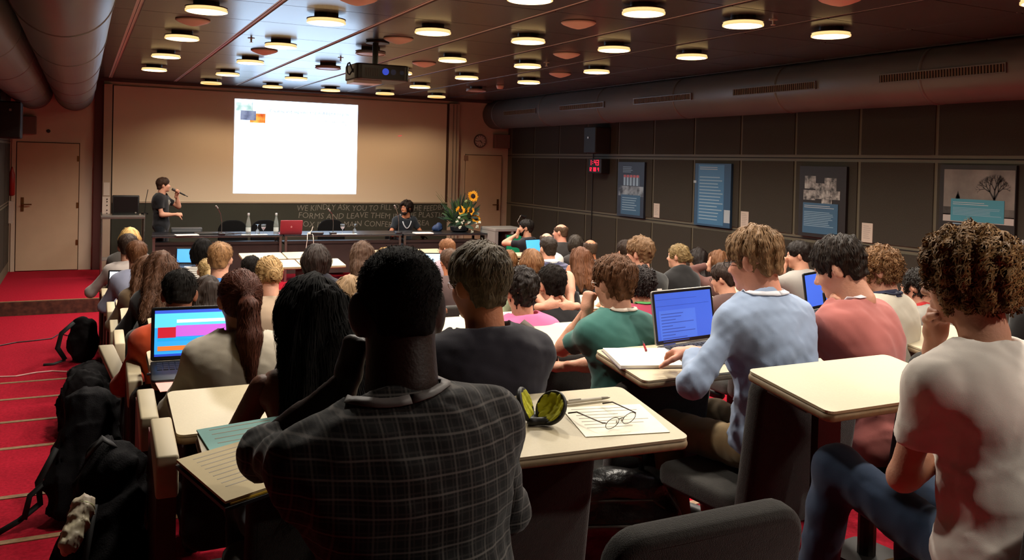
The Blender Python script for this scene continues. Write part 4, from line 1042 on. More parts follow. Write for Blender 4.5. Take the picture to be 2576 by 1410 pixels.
S5 = sit('dark haired man in a salmon pink shirt leaning on his hand', (2085, 598), hip=2.33, short_name='salmon shirt man', lod='near', lean=24, face=-14, hair=short('22170F', .020, 3200, slen=.045, r=.0014, lump=.003), shirt='A9625C', collar=False, shoulders=1.12, girth=1.05, head=(-16, -22, 0), lanyard='D8D4DA', arms=('chin', 'lap'), wr_amp=2.0, smin=.95)
S6 = sit('man with curly brown hair in a white T-shirt and jeans, lit from above', (2425, 570), hip=1.40, short_name='white T-shirt man', lod='near', lean=13, face=4, hair=curly('76552F', .031, 4800, r=.0021, curl=.010, turns=1.15, slen=.085, lump=.008, steps=11, nape=-.085), shirt='DAD0C6', sleeve='short', shoulders=1.32, girth=1.16, head=(-34, -6, 0), hoff=(-.01, .05, .195), trousers='2A3A52', wr_amp=1.3, legs={-1: ((-.16, .44, .66), (-.20, .50, .20)), 1: ((.14, .42, .56), (.14, .40, .07))}, arms=({'at': (.02, .20, .78), 'pole': (-1, -.1, -.7), 'hd': (.9, .2, -.1)}, {'head': (.02, .09, -.16), 'pole': (.4, .6, -.8), 'hd': (0, -.2, 1), 'hn': (-.2, -1, 0), 'pose': 'fist'}), smin=.96)
S7 = sit('woman with reddish brown ponytail in a cream grey sweater', (602, 680), 2, short_name='ponytail woman', lod='near', lean=15, hair=pony('3C1C10', .30, 3600, r=.0014, tie=(0, -.100, .03), slen=.14, t=.012), shirt='A89E8E', shoulders=1.06, head=(-6, -10, 0), wr_amp=1.6, smin=.9)
S8 = sit('dark haired man in an orange shirt with a pale collar', (453, 682), 3, short_name='orange shirt man', lod='near', lean=18, hair=short('100D0B', .014, 1200, slen=.03, r=.002, nape=-.06), shirt='B8431C', shoulders=1.12, girth=1.1, skin='brown', head=(8, -12, 0), lanyard='B8B4BC', wr_amp=1.5)
# middle rows
sit('woman with dark brown hair behind the ponytail woman', (522, 692), 4, short_name='brown haired woman in the fifth row', hair=longh('22160F', .2, 500), shirt='26334A', lean=22, shoulders=.78)
sit('blond woman with a loose bun in a beige top', (677, 645), 4, short_name='beige top woman', hair=bun('9A7A50', 900, bun=(.02, -.11, .0)), shirt='A08A74', sleeve='short', lean=18, shoulders=.95, head=(6, -12, 0), neckline=.02)
sit('light brown haired woman partly hidden behind the plaid shirt man', (880, 692), hip=4.1, short_name='light brown haired woman', hair=longh('665038', .12, 500), shirt='8A6A58', lean=24, shoulders=.9, smin=.84)
sit('person with bushy dark hair in a pink T-shirt with a shoulder strap', (1312, 672), hip=3.78, short_name='pink T-shirt person', lod='near', hair=short('1A110D', .026, 1200, slen=.05, r=.0025, lump=.006, nape=-.09), shirt='C25A84', sleeve='short', lean=16, shoulders=1.06, neckline=.01, extras=(lambda root, H, Rh, s, neck, fw, up, xr, A, sh, chest: strap(root, neck, fw, up, xr, s),), smin=.86)
sit('dark haired man in black with both hands clasped behind his neck', (1390, 668), 3, short_name='man with clasped hands', lod='near', hair=short('15100D', .016, 1000, slen=.035, r=.0022), shirt='181617', sleeve='short', lean=6, shoulders=1.08, arms=({'head': (-.095, -.095, -.125), 'pole': (-.5, 1, .1), 'hd': (1, -.2, .05), 'hn': (0, 1, 0), 'pose': 'relax'}, {'head': (.095, -.105, -.135), 'pole': (.6, .9, .1), 'hd': (-1, -.2, .0), 'hn': (0, 1, 0), 'pose': 'relax'}), smin=.86)
sit('person in a crimson shirt with a green lanyard behind the silver laptop', (1613, 668), hip=4.05, short_name='crimson shirt person', hair=curly('1A1210', .022), shirt='86263E', lean=20, lanyard='3C7A3C', smin=.84)
sit('sandy haired man in a black T-shirt with a white print on the back', (1613, 595), 4, short_name='black T-shirt man', hair=short('6A4E34', .024, 900, lump=.006, mess=.4), shirt='171514', sleeve='short', lean=10, head=(-28, 2, 0), shoulders=1.1, extras=(lambda root, H, Rh, s, neck, fw, up, xr, A, sh, chest: back_print(root, neck, fw, up, xr, s),), lanyard='A8B0B8')
sit('dark haired person just left of the sandy haired man', (1574, 605), 6, short_name='dark haired person by the sandy haired man', lod='far', hair=short('2A1C14', .02), shirt='3A302A')
sit('blond woman with a bun in a black hooded top', (1706, 613), 5, short_name='black hoodie woman', hair=bun('76603E', 800, bun=(.045, -.11, -.015)), shirt='161414', hood=True, lean=14, head=(-34, -2, 0), shoulders=.98)
sit('person with long dark hair right of the black hoodie woman', (1756, 622), 6, short_name='long dark haired person', lod='far', hair=longh('1C1310', .22), shirt='241C1A', lean=16, head=(-20, 0, 0))
sit('brown haired woman holding a hand to her face', (1803, 628), 5, short_name='woman with hand to her face', hair=longh('52341F', .12, 500), shirt='5A3A34', lean=18, head=(-20, -8, 0), arms=({'head': (-.07, .05, -.02), 'pole': (-.7, .1, -.9), 'hd': (.2, 0, 1), 'hn': (.8, -.4, 0), 'pose': 'relax'}, 'desk'), shoulders=.9)
sit('dark haired person with glasses beside the light blue shirt man', (1818, 662), hip=4.55, short_name='person with glasses', hair=short('2A1E18', .02), shirt='4A3430', lean=24, head=(-30, -8, 0), extras=(glasses('1A1614'),), smin=.82)
sit('bearded man in a dotted shirt holding a fist to his mouth', (2008, 607), 4, short_name='dotted shirt man', hair=short('1B1410', .018), shirt='86807A', lean=14, head=(-48, -4, 0), arms=({'head': (-.03, .13, -.10), 'pole': (-.6, .3, -.9), 'hd': (.3, .2, .9), 'hn': (.3, -1, 0), 'pose': 'fist'}, 'desk'))
sit('man with curly ginger brown hair in a cream polo with navy collar', (2205, 617), hip=2.95, short_name='cream polo man', lod='near', hair=curly('6A4A2C', .026, 1800, curl=.006, r=.0025), shirt='B5AC9C', sleeve='short', lean=14, head=(-28, -8, 0), lanyard='1A1C34', face=-10, shoulders=1.08, extras=(lambda root, H, Rh, s, neck, fw, up, xr, A, sh, chest: yoke(root, neck, fw, up, xr, s, '1C1E38'),))
sit('person in a grey shirt with red shoulder trim near the right edge', (2293, 676), hip=3.45, short_name='grey and red shirt person', hair=curly('1A1410', .018), shirt='77726A', lean=26, face=-15, head=(-10, -15, 0), extras=(lambda root, H, Rh, s, neck, fw, up, xr, A, sh, chest: yoke(root, neck, fw, up, xr, s, 'A02020'),), smin=.84)
sit('dark haired person in black cut off by the right edge', (2580, 606), hip=2.35, short_name='person at the right edge', hair=longh('2E2018', .16, 700), shirt='1A1817', lean=14, face=-20, head=(-25, -5, 0))
sit('man in a sky blue T-shirt with short ginger blond hair', (555, 611), 5, short_name='sky blue T-shirt man', hair=short('7A5838', .014, 900, slen=.03, r=.0024), shirt='356FAE', sleeve='short', lean=12, head=(20, -4, 0), extras=(glasses('B0A8A0'),), shoulders=1.08)
sit('dark bobbed person in a navy hooded jacket', (795, 613), 5, short_name='navy hoodie person', hair=bob('241914', .07, 700, t=.024), shirt='14121C', hood=True, lean=14, shoulders=1.15, head=(0, -6, 0))
sit('woman with long wavy brown hair and black top near the left aisle', (405, 630), 5, short_name='wavy haired woman', hair=longh('3B2518', .26, 900, curl=.008, t=.022, flare=.05, slen=.14), shirt='171413', lean=20, shoulders=.85)
sit('woman with brown hair in a tan top by the left row end', (368, 642), 6, short_name='tan top woman', hair=longh('4A3020', .24, 800, curl=.006, t=.018), shirt='665038', lean=22, shoulders=.95)
sit('blond ponytail woman beside the dark laptop', (522, 650), 6, short_name='blond ponytail woman', hair=pony('A08458', .22, 500), shirt='8A8078', lean=26, shoulders=.75, smin=.82)
sit('person with short black hair left of the blond bun woman', (632, 645), 6, short_name='short black haired person', hair=short('14100E', .016), shirt='2A2624', lean=20, smin=.84)
sit('woman with very long brown hair and bare shoulders', (910, 605), 6, short_name='bare shouldered woman', hair=longh('3A281C', .30, 900, t=.014, curl=.004, flare=.02), shirt='7A5E50', sleeve='none', skin='tan', lean=10, shoulders=.95)
sit('brown haired person behind the plaid shirt man and ginger man', (1131, 627), 6, short_name='brown haired person', hair=short('3A281C', .02), shirt='4A3A38', lean=18, skin='tan')
sit('balding man in a navy striped shirt with white collar', (1380, 598), 6, short_name='striped navy shirt man', hair=dict(short('2A2019', .010, 500, slen=.03), top=.3), shirt='2A2A40', skind='stripe', lean=12, lanyard='D0CCC8', shoulders=1.1, extras=(lambda root, H, Rh, s, neck, fw, up, xr, A, sh, chest: yoke(root, neck, fw, up, xr, s, 'C0C4C8'),))
sit('woman with reddish brown hair and black sleeveless top raising a hand', (1460, 620), 5, short_name='reddish haired woman', hair=longh('4A2C1A', .16, 900, t=.016), shirt='151414', sleeve='short', lean=14, skin='tan', arms=({'head': (-.10, .03, -.14), 'pole': (-.8, .1, -.9), 'hd': (.3, 0, 1), 'hn': (.8, .2, 0), 'pose': 'fist'}, 'desk'), shoulders=.95)
sit('person with light brown bobbed hair in a pale green top', (1337, 625), 5, short_name='pale green top person', hair=bob('5E4028', .05, 700, t=.018, mess=.4), shirt='7E8A6C', lean=20, shoulders=.95)
# far rows
sit('man with brown hair in a grey blue shirt by the left row end', (344, 606), 7, short_name='grey blue shirt man', lod='far', hair=short('4C2F1C', .022, 500), shirt='84869A', lean=20, arms=('desk', 'desk'))
sit('person with black hair in a striped top behind a laptop', (510, 598), 7, short_name='striped top person', lod='far', hair=bob('0F0C0B', .08), shirt='6A625C', skind='stripeh', lean=12)
sit('blond person seated left of the panelist', (968, 622), 7, short_name='blond person in the eighth row', lod='far', hair=bob('9A7A4C', .05), shirt='5A4A42', lean=20)
sit('bald man with a dark fringe in the eighth row', (1485, 604), 7, short_name='bald man by the wall', lod='far', hair=bald('3A2C22'), shirt='4A423E', lean=14, skin='tan')
sit('brown haired person beside the papers in the eighth row', (1280, 628), 7, short_name='brown haired person by the papers', lod='far', hair=bob('5A3A20', .06), shirt='6A4A3A', lean=22, smin=.84)
sit('dark haired person in a pale shirt at the left row end', (322, 589), 8, short_name='pale shirt person', lod='far', hair=short('2C2019', .018), shirt='A89C96', lean=16, arms=({'at': (-.3, .42, .80), 'hd': (.5, .8, 0)}, 'desk'))
sit('dark haired person right of the blond person', (1022, 624), 8, short_name='dark haired person in the ninth row', lod='far', hair=short('1C1512', .018), shirt='3A302C', lean=22)
sit('ginger man with glasses looking left beside a laptop', (1122, 602), 8, short_name='ginger man', lod='mid', hair=short('7A5034', .012, 500), shirt='94828A', skin='pink', lean=14, head=(-45, -10, 0), extras=(glasses('3A3028'),))
sit('balding man in a white shirt behind the striped navy shirt man', (1375, 587), 8, short_name='white shirt man', lod='far', hair=bald('3E3026'), shirt='D4CCC4', lean=10, skin='pink')
sit('person with dark brown hair seated by the right wall', (1448, 590), 8, short_name='dark brown haired person by the wall', lod='far', hair=bob('2B231C', .06), shirt='2E2826', lean=14)
sit('blond person in the front left corner of the audience', (327, 571), 9, short_name='front blond person', lod='far', hair=bob('C8A468', .03), shirt='4A4440', lean=12)
sit('balding man in a dark grey shirt looking left', (1411, 565), 9, short_name='dark grey shirt man', lod='mid', hair=dict(bald('4A382A'), t=.007), shirt='34302E', lean=6, head=(-40, 0, 0), skin='pink')
sit('bearded man in a dark T-shirt with a hand on his cheek', (1326, 552), 10, short_name='bearded technician', lod='mid', hair=short('1A1512', .016, 500), shirt='17141C', sleeve='short', lean=8, face=-35, head=(-25, 4, 0), arms=({'head': (-.03, .11, -.10), 'pole': (-.8, .3, -.8), 'hd': (.2, -.1, 1), 'hn': (.4, -1, 0), 'pose': 'fist'}, 'desk'), extras=(lambda root, H, Rh, s, neck, fw, up, xr, A, sh, chest: beard(root, H, Rh, s, '17110E'),), skin='fair')
# ---- at the front
SPK = build_person('woman speaker in a black T-shirt holding a microphone, turned to the slide', px=(409, 447), hip=14.3, fz=0.0, standing=True, face=112, lean=2, lod='mid', hair=short('2E1E15', .018, 900, nape=-.085, fringe=.01), shirt='131215', sleeve='short', trousers='14161C', head=(-22, 4, 0), shoulders=.98, girth=1.0, seed=5, smin=.85,
    arms=({'head': (-.045, .205, -.175), 'pole': (-.5, -.1, -1), 'hd': (.25, .3, .9), 'hn': (.8, -.4, 0), 'pose': 'grip'}, {'at': (.03, .27, 1.12), 'pole': (.5, -.6, -.7), 'hd': (-.5, .8, 0), 'hn': (-.4, -.3, -.6), 'pose': 'grip'}), extras=(lambda root, H, Rh, s, neck, fw, up, xr, A, sh, chest: tee_print(root, chest, fw, up, xr, s),))
PAN = build_person('curly haired panelist with beard, glasses and lanyard seated behind the table', px=(1024, 503), hip=14.12, fz=0.0, face=176, lean=10, lod='mid', hair=curly('1E1410', .034, 900), shirt='1C2026', sleeve='short', skin='tan', head=(62, 4, 0), shoulders=1.1, seed=9, smin=.94, lanyard='C4C4CA',
    arms=({'at': (-.21, .34, .76), 'pole': (-.6, -.8, -.3), 'hd': (.3, 1, 0)}, {'at': (.21, .34, .76), 'pole': (.6, -.8, -.3), 'hd': (-.3, 1, 0)}), extras=(glasses('5A2A24'), lambda root, H, Rh, s, neck, fw, up, xr, A, sh, chest: beard(root, H, Rh, s, '20140F')))
# ------------------------------------------------------------------ lecture seating
M_uph = mat('grey_upholstery', '2A2622', .95, spec=.1, noise=(90, .25), bump=(420, .5), sheen=.2)
M_top = mat('cream_laminate', 'B8AA8C', .45, spec=.4, noise=(160, .05))
M_edge = mat('beige_edge_band', '8C7658', .6, noise=(50, .15))
M_wood = mat('dark_stained_wood', '2A1A14', .5, noise=(9, .3))
M_steel = mat('dark_steel', '2C2826', .4, metal=.6)
chair_meshes = {}
def bevel(o, w_, seg=3):
    bv = o.modifiers.new('bevel', 'BEVEL'); bv.width = w_; bv.segments = seg; bv.limit_method = 'ANGLE'; bv.angle_limit = .6
    for p in o.data.polygons: p.use_smooth = True
    return o
def chair(x, y, zseat, zfloor, label, rz=0.0, top=.36, group='upholstered lecture chairs', W=.23, um=None):
    um = um or M_uph
    root = empty('lecture_chair', (x, y, zfloor), rz); tag(root, label, 'chair', group)
    h = zseat-zfloor
    Mb = Matrix.Translation((0, -.20, h-.10)) @ Matrix.Rotation(math.radians(7), 4, 'X') @ Matrix.Rotation(math.pi/2, 4, 'X')
    # curved back: three facets
    mb = MB(); n = 8; H_ = top+.10
    prof = rrect(-W, W, 0, H_, .07 if um is M_uph else .18, 6)
    def bend(px_, pz_, py_): return Mb @ Vector((px_, pz_, py_+.22*px_*px_*-1.0))
    k = len(prof); vs = [bend(a, b, .035) for a, b in prof]+[bend(a, b, -.035) for a, b in prof]
    mb.add(vs, [tuple(range(k-1, -1, -1)), tuple(range(k, 2*k))]+[(i, (i+1) % k, k+(i+1) % k, k+i) for i in range(k)])
    bevel(mb.build('backrest', um, root), .022)
    sb = MB().prism(rrect(-.22, .22, -.17, .27, .06), h-.085, h-.005)
    bevel(sb.build('seat', um, root), .025)
    MB().tube([(0, .04, .02), (0, .04, h-.08)], .035, 12).build('pedestal', M_steel, root)
    MB().prism(rrect(-.12, .12, -.08, .16, .04), .0, .02).build('foot_plate', M_steel, root)
    MB().box(-.03, .03, -.19, -.1, h-.13, h-.085).build('back_bracket', M_steel, root)
    return root
DESKS = {}
def desk(key, x0, x1, yn, yf, z, zfloor, label, tilt=.045, rz=0.0, group='cream lecture desks'):
    cx, cy = (x0+x1)/2, yf
    root = empty('lecture_desk', (cx, cy, zfloor), rz); tag(root, label, 'desk', group)
    W, Dp = (x1-x0)/2-.004, yf-yn; a = math.atan2(tilt, Dp)
    Mt = Matrix.Translation((0, 0, z-zfloor)) @ Matrix.Rotation(a, 4, 'X')
    MB().prism(rrect(-W, W, -Dp, 0, .025), -.008, 0, Mt).build('desk_top', M_top, root)
    bevel(MB().prism(rrect(-W-.003, W+.003, -Dp-.004, .003, .028), -.034, -.0085, Mt).build('edge_band', M_edge, root), .010, 2)
    MB().box(-W*.75, W*.75, -Dp*.55, -.02, -.075, -.036, Mt).build('under_shelf', M_wood, root)
    MB().box(-.05, .05, -.05, -.02, 0, z-zfloor-.07).build('support_post', M_wood, root)
    DESKS[key] = dict(M=Matrix.Translation((cx, cy, zfloor)) @ Matrix.Rotation(rz, 4, 'Z') @ Mt, x0=x0, x1=x1)
    return root
def deskpt(px, py, key):
    """where the line of sight through a pixel meets the top of a desk"""
    Mi = DESKS[key]['M'].inverted(); o = Mi @ Vector(CAM); d = Mi.to_3x3() @ Vector(ray(px, py)); t = -o.z/d.z
    return o+d*t
def on_desk(root, key, u, v, rz=0.0, dz=.001):
    M = DESKS[key]['M'] @ Matrix.Translation((u, v, dz)) @ Matrix.Rotation(rz, 4, 'Z'); root.matrix_world = M; return root
# desks of the people in the rows, neighbours share a joint
rows = {}
for d in SEATED: d['x'] = float(d['org'][0]); rows.setdefault(round(d['hip'], 2), []).append(d)
SPECIAL = {'plaid shirt man': (.265, .865, 1.99, 2.29, 1.205), 'white T-shirt man': (1.87, 2.50, 1.74, 2.08, 1.272), 'light blue shirt man': (1.87, 2.46, 2.62, 2.97, 1.15), 'black haired woman': (.265, .87, 2.75, 3.11, 1.10), 'navy sweater man': (.88, 1.50, 2.75, 3.11, 1.10), 'salmon shirt man': (2.47, 3.05, 2.64, 3.0, 1.13), 'ponytail woman': (.265, .86, 3.70, 4.12, 1.03)}
allspans = []
for h_, ds in rows.items():
    ds.sort(key=lambda d: d['x'])
    for i, d in enumerate(ds):
        l = d['x']-.29; r_ = d['x']+.29
        if i and ds[i-1]['x']+.58 > d['x']: l = (ds[i-1]['x']+d['x'])/2
        if i+1 < len(ds) and ds[i+1]['x']-.58 < d['x']: r_ = (ds[i+1]['x']+d['x'])/2
        nm = d['nm']; fl_ = d['floor']
        if nm in SPECIAL: l, r_, yn, yf, z = SPECIAL[nm]
        else: yn, yf, z = h_+.36, h_+.73, fl_+.71
        l = max(l, .262)
        if d['desk'] and r_-l > .12:
            ok = True
            for (a, b, c_, e_) in allspans:
                if l < b-.01 and r_ > a+.01 and yn < e_ and yf > c_: ok = False
            if ok or nm in SPECIAL:
                allspans.append((l, r_, yn, yf)); desk(nm, l, r_, yn, yf, z, fl_, 'cream topped lecture desk in front of the '+nm, rz=0)
        cx_ = d['x']-.12 if nm == 'light blue shirt man' else d['x']
        if d['chair']: chair(cx_, h_, d['org'][2]+.45*d['s'], fl_, 'grey upholstered lecture chair under the '+nm, math.radians(-d['face']*.5), top=.45 if nm == 'light blue shirt man' else .37, W=.255 if nm == 'light blue shirt man' else .23)
# empty places seen in the photograph
desk('glasses', .905, 1.535, 1.90, 2.29, 1.205, .47, 'cream desk carrying the spectacles and open case', rz=math.radians(-4))
chair(1.10, 1.555, .47+.43, .47, 'empty grey lecture chair in front of the desk with the spectacles', top=.33)
for key, x0, x1, hp_, lb in (('e1', 1.97, 2.555, 11.70, 'empty bluish lit desk in the front row, left one'), ('e2', 2.565, 3.06, 11.70, 'empty bluish lit desk in the front row, second one'), ('e3', 1.98, 2.545, 10.77, 'empty desk in the second row, left one'), ('e4', 2.555, 3.13, 10.77, 'empty desk in the second row, right end'), ('e5', 3.88, 4.4, 11.70, 'empty cream desk in the front row right of the middle gap'), ('e6', 4.41, 4.95, 11.70, 'empty cream desk at the right end of the front row'), ('e7', 1.0, 1.6, 10.77, 'empty cream desk behind the striped top person'), ('e9', 3.2, 3.75, 9.85, 'empty cream desk behind the ginger man')):
    desk(key, x0, x1, hp_+.30, hp_+.73, -.17+.72, -.17, lb)
# row ends along the left aisle
M_endw = mat('row_end_wood', '4A2018', .45, noise=(8, .35))
for k, hp_ in enumerate(HIP[:11]):
    if k in (0, 4): continue
    yc_ = (1.95, 2.72, 3.40, 4.27, 5.1, 5.90, 6.72, 7.55, 8.5, 9.45, 10.4)[k]; f_ = floor_z(yc_); y0, y1 = yc_-.16, yc_+.16
    root = empty('row_end_panel', (.225, (y0+y1)/2, f_)); tag(root, 'dark red wood row end with cream cap on the left aisle, '+('', 'nearest the camera', 'second nearest', 'third nearest', '', 'fourth nearest', 'fifth nearest', 'sixth nearest', 'seventh nearest', 'eighth nearest', 'nearest the stage')[k if k < 4 else k], 'panel', 'row end panels')
    MB().box(-.026, .026, -.17, .17, 0, .66).build('end_board', M_endw, root)
    cp = MB(); cp.add([(-.03, -.19, .68), (.03, -.19, .68), (.03, .06, .72), (-.03, .06, .72), (-.03, -.19, .56), (.03, -.19, .56), (.03, .06, .665), (-.03, .06, .665)], [(0, 1, 2, 3), (7, 6, 5, 4), (0, 4, 5, 1), (1, 5, 6, 2), (2, 6, 7, 3), (3, 7, 4, 0)])
    bevel(cp.build('cream_cap', mat('cap_cream', 'B9AA8C', .55), root), .008, 2)
# one desk flap stands folded up at the row end
q0 = onx(245, 872, .12); q1 = onx(292, 958, .17)
root = empty('folded_desk_flap', (.10, 5.0, floor_z(5.0))); tag(root, 'folded up desk flap slanting at the left aisle row end', 'desk flap')
a_, b_ = ony(246, 868, 5.0), ony(300, 985, 4.75)
dv = unit(b_-a_); nv = unit(np.cross(dv, [1, 0, 0])); o3 = Vector(root.location)
def pl(p, t, w_): return Vector(p)+Vector(nv)*t+Vector((w_, 0, 0))-o3
fm = MB(); L_ = [pl(a_, 0, -.0), pl(a_, 0, .075), pl(b_, 0, .075), pl(b_, 0, 0), pl(a_, -.05, 0), pl(a_, -.05, .075), pl(b_, -.05, .075), pl(b_, -.05, 0)]
fm.add(L_, [(0, 1, 2, 3), (7, 6, 5, 4), (0, 4, 5, 1), (1, 5, 6, 2), (2, 6, 7, 3), (3, 7, 4, 0)]); bevel(fm.build('flap_board', mat('flap_grey', '8E826C', .6), root), .008, 2)
MB().tube([Vector(b_)-o3+Vector((.03, 0, 0)), (.06, -.28, .02)], .02, 8).build('flap_hinge_post', M_steel, root)
# ------------------------------------------------------------------ the podium
M_tb = mat('black_table_top', '15151A', .35, spec=.6); M_tp = mat('dark_modesty_panel', '2A1D19', .6, noise=(6, .25)); M_chr = mat('chrome', '9A9690', .25, metal=.9)
TZ = .72
ang = math.radians(-4.6)
Tm = Matrix.Translation((.92, 13.42, 0)) @ Matrix.Rotation(ang, 4, 'Z')
def tloc(px, py, depth=None):
    """pixel -> table frame point on the table top"""
    Mi = Tm.inverted(); o = Mi @ Vector(CAM); d = Mi.to_3x3() @ Vector(ray(px, py)); t = (TZ-o.z)/d.z; return o+d*t
for (x0, x1, lb) in ((0, 1.84, 'left section of the long black podium table'), (1.86, 3.70, 'middle section of the long black podium table'), (3.72, 5.16, 'right section of the long black podium table')):
    r = empty('podium_table', (0, 0, 0)); r.matrix_world = Tm @ Matrix.Translation(((x0+x1)/2, .35, 0)); tag(r, lb, 'table', 'podium tables')
    w_ = (x1-x0)/2
    MB().box(-w_, w_, -.35, .35, TZ-.03, TZ).build('table_top', M_tb, r, bevel=.004)
    MB().box(-w_+.01, w_-.01, -.352, -.349, TZ-.028, TZ-.02).build('edge_strip', M_chr, r)
    MB().box(-w_+.02, w_-.02, -.30, -.28, .12, TZ-.10).build('modesty_panel', M_tp, r)
    MB().box(-w_+.02, w_-.02, -.30, .30, TZ-.16, TZ-.14).build('under_shelf', M_tb, r)
    for sx in (-1, 1):
        for sy in (-1, 1): MB().box(sx*(w_-.03)-.018, sx*(w_-.03)+.018, sy*.31-.018, sy*.31+.018, 0, TZ-.03).build('leg', M_chr, r)
def ttable(name, px, py, label, cat, group=None, dy=0.0, rz=0.0):
    p = tloc(px, py); p.y = min(max(p.y+dy, .06), .64)
    r = empty(name, (0, 0, 0)); r.matrix_world = Tm @ Matrix.Translation((p.x, p.y, TZ+.001)) @ Matrix.Rotation(rz, 4, 'Z'); tag(r, label, cat, group); return r
# table things
M_glass = mat('clear_glass', 'E8F0F0', .05, trans=.9, alpha=.45, spec=.8); M_green = mat('bottle_glass', 'C4D0C8', .06, trans=.6, alpha=.5, spec=.8); M_lab = mat('bottle_label', 'B8C4C0', .6)
for px, lb in ((629, 'water bottle left of the two glasses on the podium table'), (701, 'water bottle left of the red laptop')):
    r = ttable('water_bottle', px, 596, lb, 'bottle', 'water bottles')
    MB().lathe([(.034, 0), (.038, .01), (.038, .15), (.03, .20), (.016, .26), (.014, .30), (.015, .305)], n=18).build('bottle_glass', M_green, r, smooth=True)
    MB().lathe([(.0385, .05), (.0388, .052), (.0388, .11), (.0385, .112)], n=18, cap=False).build('label', M_lab, r)
    MB().lathe([(.017, .295), (.017, .325), (.014, .328)], n=12).build('cap', mat('cap_silver', 'C8C8C8', .3, metal=.4), r)
def wineglass(px, up_, lb):
    r = ttable('water_glass', px, 595, lb, 'glass', 'stemmed water glasses')
    pr = [(.032, 0), (.03, .004), (.005, .01), (.005, .07), (.02, .085), (.036, .12), (.034, .16)]
    if not up_: pr = [(a, .16-b) for a, b in pr][::-1]
    MB().lathe(pr, n=18).build('bowl_and_stem', M_glass, r, smooth=True)
    if up_: MB().lathe([(.006, .078), (.022, .09), (.034, .115), (.001, .116)], n=18).build('water', mat('water_bright', 'DDE6EE', .1, spec=.8), r)
wineglass(652, False, 'upturned glass beside the left water bottle'); wineglass(667, True, 'filled glass right of the upturned glass'); wineglass(873, True, 'filled glass in the middle of the table'); wineglass(905, False, 'upturned glass right of the filled middle glass')
def sheet(px, py, w_, d_, lb, col='E8E4DC', rz=0.0, n=1):
    r = ttable('paper_sheet', px, py, lb, 'paper', 'papers on the podium table', rz=rz)
    MB().box(-w_, w_, -d_, d_, 0, .004*n).build('sheet', mat('sheet_'+col, col, .8), r); return r
sheet(628, 601, .07, .05, 'small paper in front of the left bottle'); sheet(660, 600, .13, .05, 'paper strip under the two left glasses', rz=.1)
sheet(890, 601, .20, .06, 'white paper under the middle glasses'); sheet(1064, 588, .15, .10, 'white papers in front of the panelist', n=4); sheet(470, 595, .16, .08, 'papers beside the equipment at the left table end', rz=.2, n=3)
def mic(px, py, lb, hgt=.42):
    r = ttable('desk_microphone', px, py, lb, 'microphone', 'gooseneck table microphones')
    bevel(MB().box(-.05, .05, -.06, .06, 0, .035).build('base', M_tb, r), .01, 2)
    MB().tube([(0, 0, .03), (0, 0, .2), (-.02, -.01, .32), (-.06, -.03, hgt)], .005, 6).build('gooseneck', M_chr, r)
    MB().tube([(-.06, -.03, hgt), (-.09, -.05, hgt+.04)], .011, 8).build('mic_head', mat('mic_grey', '8A8680', .5), r)
mic(560, 596, 'gooseneck microphone at the left of the podium table', .40); mic(842, 592, 'gooseneck microphone right of the red laptop', .36); mic(1018, 594, 'gooseneck microphone in front of the panelist', .42)
# red laptop seen from behind
def laptop(root, w_, d_, ang, lid, screen=None, keys=True, hinge_far=True, thick=.012):
    """hinge along the far edge; the user sits at -y"""
    bevel(MB().prism(rrect(-w_, w_, -d_, 0, .012), 0, thick).build('base', lid, root), .003, 2)
    if keys:
        km = MB(); n = 12
        for i in range(n):
            for j in range(4): km.box(-w_*.86+i*w_*1.72/n, -w_*.86+(i+.82)*w_*1.72/n, -d_*.5+j*d_*.1, -d_*.5+(j+.8)*d_*.1, thick, thick+.002)
        km.build('keyboard', mat('keys_black', '141414', .5), root)
        MB().box(-w_*.28, w_*.28, -d_*.92, -d_*.62, thick, thick+.001).build('trackpad', mat('trackpad_grey', '9A9A98', .4), root)
    Ml = Matrix.Translation((0, 0, thick)) @ Matrix.Rotation(math.radians(ang-90), 4, 'X') if False else Matrix.Translation((0, 0, thick)) @ Matrix.Rotation(-math.radians(ang-90), 4, 'X') @ Matrix.Rotation(math.pi/2, 4, 'X')
    H_ = d_*.96
    l = bevel(MB().prism(rrect(-w_, w_, 0, H_, .012), -.008, 0, Ml).build('lid', lid, root), .002, 2)
    MB().prism(rrect(-w_+.003, w_-.003, .004, H_-.004, .01), 0, .0012, Ml).build('bezel', mat('bezel_black', '0E0E10', .3), l)
    if screen: MB().box(-w_+.014, w_-.014, .018, H_-.014, .0012, .0022, Ml).build('display', screen, l)
    return Ml, w_, H_, l
def scr(name, c, es): return mat(name, c, .4, emit=c, es=es)
r = ttable('red_laptop', 746, 600, 'red laptop lid with a pale fruit logo on the podium table', 'laptop', rz=math.pi, dy=.10)
Ml, lw, lh, lid = laptop(r, .165, .24, 112, mat('red_shell', 'A84650', .35, spec=.6), scr('screen_pale', 'C8D8F0', .8))
lg = MB().ball((0, 0, 0), (.014, .0015, .015), 12, 6); lg.ball((.0, .0, .02), (.003, .001, .006), 6, 4)
lo_ = lg.build('logo', mat('logo_pale', 'D8A0A0', .4), lid); lo_.matrix_local = Ml @ Matrix.Translation((0, lh*.52, -.009)) @ Matrix.Rotation(-math.pi/2, 4, 'X')
r = ttable('power_adapter', 782, 592, 'white power adapter with cable hanging over the table edge', 'adapter', dy=-.1)
bevel(MB().box(-.03, .03, -.03, .03, 0, .03).build('brick', mat('white_plastic', 'D8CCBE', .5), r), .006, 2)
MB().tube([(0, 0, .03), (.03, 0, .06), (.045, 0, .12)], .006, 6).build('plug', mat('white_plastic', 'D8CCBE', .5), r)
p = r.matrix_world.translation
MB().tube([(-.03, 0, .01), (-.05, -.10, .0), (-.06, -.17, -.06), (-.09, -.18, -.3), (-.12, -.18, -.55)], .005, 6).build('cable', mat('white_plastic', 'D8CCBE', .5), r)
